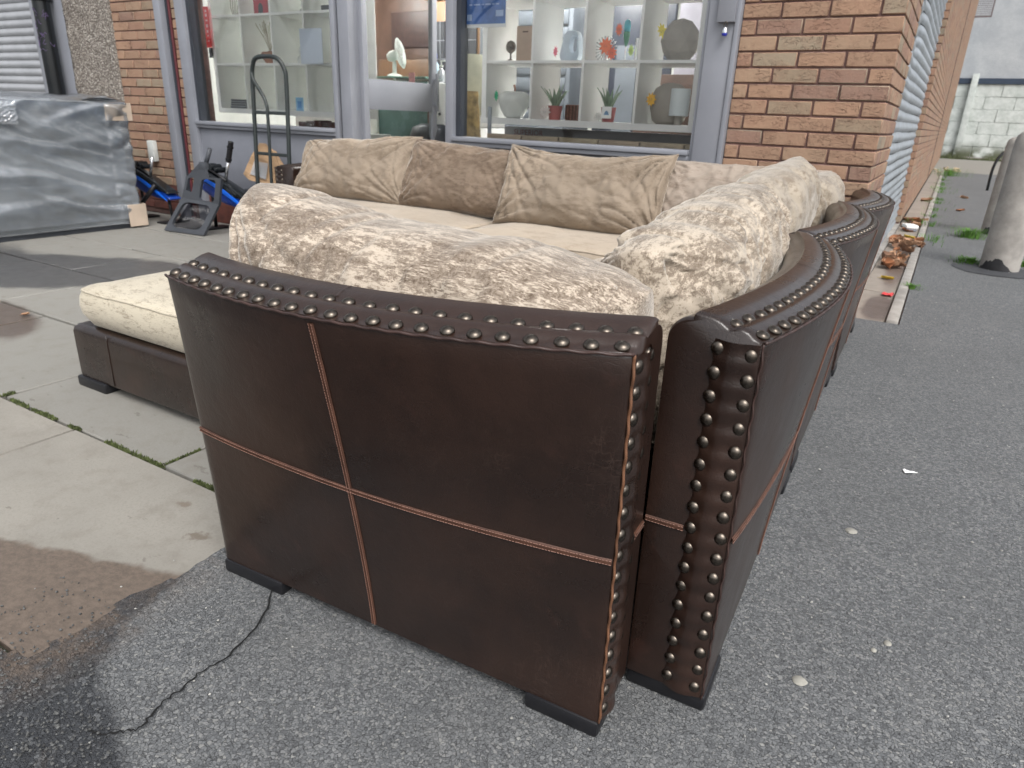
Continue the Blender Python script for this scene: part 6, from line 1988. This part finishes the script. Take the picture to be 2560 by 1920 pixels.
    g = MB()
    for k in range(900):
        x, y = r.gauss(-0.72, 0.16), r.gauss(-3.66, 0.05)
        if r.random() < 0.45: x, y = r.uniform(-1.15, -0.66), r.uniform(-3.78, -3.42)
        if y > lerp_tab(x, [(-0.954, -3.27), (-0.89, -3.45), (-0.75, -3.57), (-0.59, -3.64), (0, -3.7)]): continue
        s = r.uniform(0.0012, 0.0036)
        g.lathe([(s * 0.7, 0.006), (s, 0.006 + s * 0.5), (s * 0.5, 0.006 + s)], 6, T(x, y, 0) @ RZ(r.uniform(0, 3)) @ Matrix.Diagonal((1, r.uniform(0.5, 1), 1, 1)))
    tag(g.obj('loose_chippings', plain('grey_chippings', (0.085, 0.086, 0.084), 0.8, var=0.7, scale=120), recalc=False), 'loose grey stone chippings in the damp asphalt corner', kind='stuff')
    # moss in the paving joints
    def moss(pts, dens, w, nm, h=0.006, seed=0):
        rr = random.Random(seed)
        m = MB()
        for (x0, y0), (x1, y1) in zip(pts, pts[1:]):
            L = math.hypot(x1 - x0, y1 - y0)
            for k in range(int(L * dens)):
                t = rr.random()
                x = x0 + (x1 - x0) * t
                y = y0 + (y1 - y0) * t
                if noise.noise(Vector((x * 7, y * 7, seed))) < 0.0: continue
                x += rr.gauss(0, w); y += rr.gauss(0, w)
                s = rr.uniform(0.5, 1.3) * h
                a = rr.uniform(0, 6.28)
                z = 0.001
                m.add([(x - s * 0.35 * math.cos(a), y - s * 0.35 * math.sin(a), z), (x + s * 0.35 * math.cos(a), y + s * 0.35 * math.sin(a), z), (x + rr.uniform(-.5, .5) * s, y + rr.uniform(-.5, .5) * s, z + s)], [(0, 1, 2)])
        return tag(m.obj('joint_moss', nm, recalc=False), 'green moss growing in the paving joints', kind='stuff')
    moss([(-2.34, -2.78), (-2.34, -3.0)], 2600, 0.004, 'moss', 0.010, 1)
    moss([(-2.9, -3.0), (-1.0, -3.0)], 2600, 0.0035, 'moss', 0.009, 2)
    moss([(-1.44, -3.0), (-1.44, -2.85)], 2200, 0.003, 'moss', 0.008, 3)
    moss([(-0.955, -3.14), (-0.965, -3.26)], 4200, 0.005, 'moss', 0.009, 4)
    # grass tufts
    def tuft(x, y, n, h, sp, label, seed=0):
        rr = random.Random(seed)
        m = MB()
        for k in range(n):
            a = rr.uniform(0, 6.28)
            d = abs(rr.gauss(0, sp))
            bx, by = x + d * math.cos(a), y + d * math.sin(a)
            hh = h * rr.uniform(0.45, 1.1)
            ln = rr.uniform(0.3, 1.3) * hh
            w = 0.0022
            pa = Vector((-math.sin(a), math.cos(a), 0)) * w
            c = [Vector((bx, by, 0)), Vector((bx + ln * 0.3 * math.cos(a), by + ln * 0.3 * math.sin(a), hh * 0.7)), Vector((bx + ln * math.cos(a), by + ln * math.sin(a), hh * 0.85))]
            m.add([c[0] - pa, c[0] + pa, c[1] + pa, c[1] - pa, c[2]], [(0, 1, 2, 3), (3, 2, 4)])
        tag(m.obj('grass_tuft', 'grass', recalc=False), label, kind='stuff')
    tuft(0.285, 1.30, 130, 0.035, 0.03, 'small green weed growing from the near edging stone', 1)
    tuft(0.64, 2.74, 320, 0.05, 0.07, 'green grass growing left of the nearest bollard', 2)
    tuft(1.02, 2.88, 220, 0.05, 0.06, 'green grass growing right of the nearest bollard', 3)
    tuft(0.66, 4.45, 420, 0.10, 0.08, 'taller green grass growing at the second bollard', 4)
    rr = random.Random(5)
    for k in range(12):
        y = 3.8 + k * 1.05 + rr.uniform(-.3, .3)
        tuft(0.30 + rr.uniform(0, .03), y, int(30 + 50 * rr.random()), 0.05 + 0.03 * rr.random(), 0.06 + 0.1 * rr.random(), 'ragged weeds along the outer edge of the gutter', 10 + k)
    tuft(0.40, 16.3, 260, 0.22, 0.25, 'overgrown weeds where the gutter meets the rear yard', 30)
    m = MB()
    rr = random.Random(9)
    for k in range(2600):
        x = rr.uniform(-0.4, 5.0); y = 29.55 + rr.gauss(0, .10)
        hh = rr.uniform(0.04, 0.28) * (0.35 + 0.65 * max(0, noise.noise(Vector((x * 1.3, 0, 0))) + 0.4))
        a = rr.uniform(0, 6.28)
        m.add([(x - .012, y, 0), (x + .012, y, 0), (x + .05 * math.cos(a), y + .05 * math.sin(a), hh)], [(0, 1, 2)])
    tag(m.obj('wall_weeds', plain('dull_weeds', (0.085, 0.10, 0.045), 0.9, var=0.4), recalc=False), 'dull green weeds at the foot of the painted wall', kind='stuff')
build_litter()

# ------------------------------------------------------------ bare trees across the road, reflected in the shop glass
def build_opposite():
    bark = plain('bare_bark', (0.075, 0.06, 0.05), 0.9)
    def tree(x, y, h, seed, label):
        r = random.Random(seed)
        t = thing('bare_tree', label, 'tree', (x, y, 0))
        MB().tube(bez([(0, 0, 0), (0.05, 0.03, h * 0.2), (0.0, 0, h * 0.42)], 4), [0.2 - 0.012 * k for k in range(9)], 10).obj('trunk', bark, t, smooth=True)
        m = MB()
        def br(p, d, L, rad, dep):
            pts = [p]
            q = p.copy()
            dd = d.copy()
            for k in range(4):
                dd = (dd + Vector((r.uniform(-.25, .25), r.uniform(-.25, .25), r.uniform(-.05, .22)))).normalized()
                q = q + dd * L / 4
                pts.append(q.copy())
            m.tube(pts, [rad * (1 - 0.13 * k) for k in range(5)], 5, cap=False)
            if dep:
                for k in range(3 if dep > 1 else 4):
                    i = r.choice((2, 3, 4, 4))
                    nd = (dd + Vector((r.uniform(-.9, .9), r.uniform(-.9, .9), r.uniform(-.1, .6)))).normalized()
                    br(pts[i], nd, L * r.uniform(.55, .78), rad * 0.5, dep - 1)
        for k in range(6):
            a = 2 * PI * k / 6 + r.uniform(-.4, .4)
            br(Vector((0, 0, h * r.uniform(0.3, 0.42))), Vector((math.cos(a) * .8, math.sin(a) * .8, 1)).normalized(), h * 0.3, 0.075, 4)
        m.obj('crown', bark, t)
    tree(-18.5, -13.5, 9, 1, 'bare tree far across the road reflected in the left window')
    tree(-24.0, -14.5, 8, 5, 'leftmost bare tree far across the road')
    tree(-8.8, -14.0, 9, 2, 'bare tree across the road reflected in the right window')
    tree(-13.2, -15.0, 9, 3, 'middle bare tree across the road between the two reflected ones')
build_opposite()
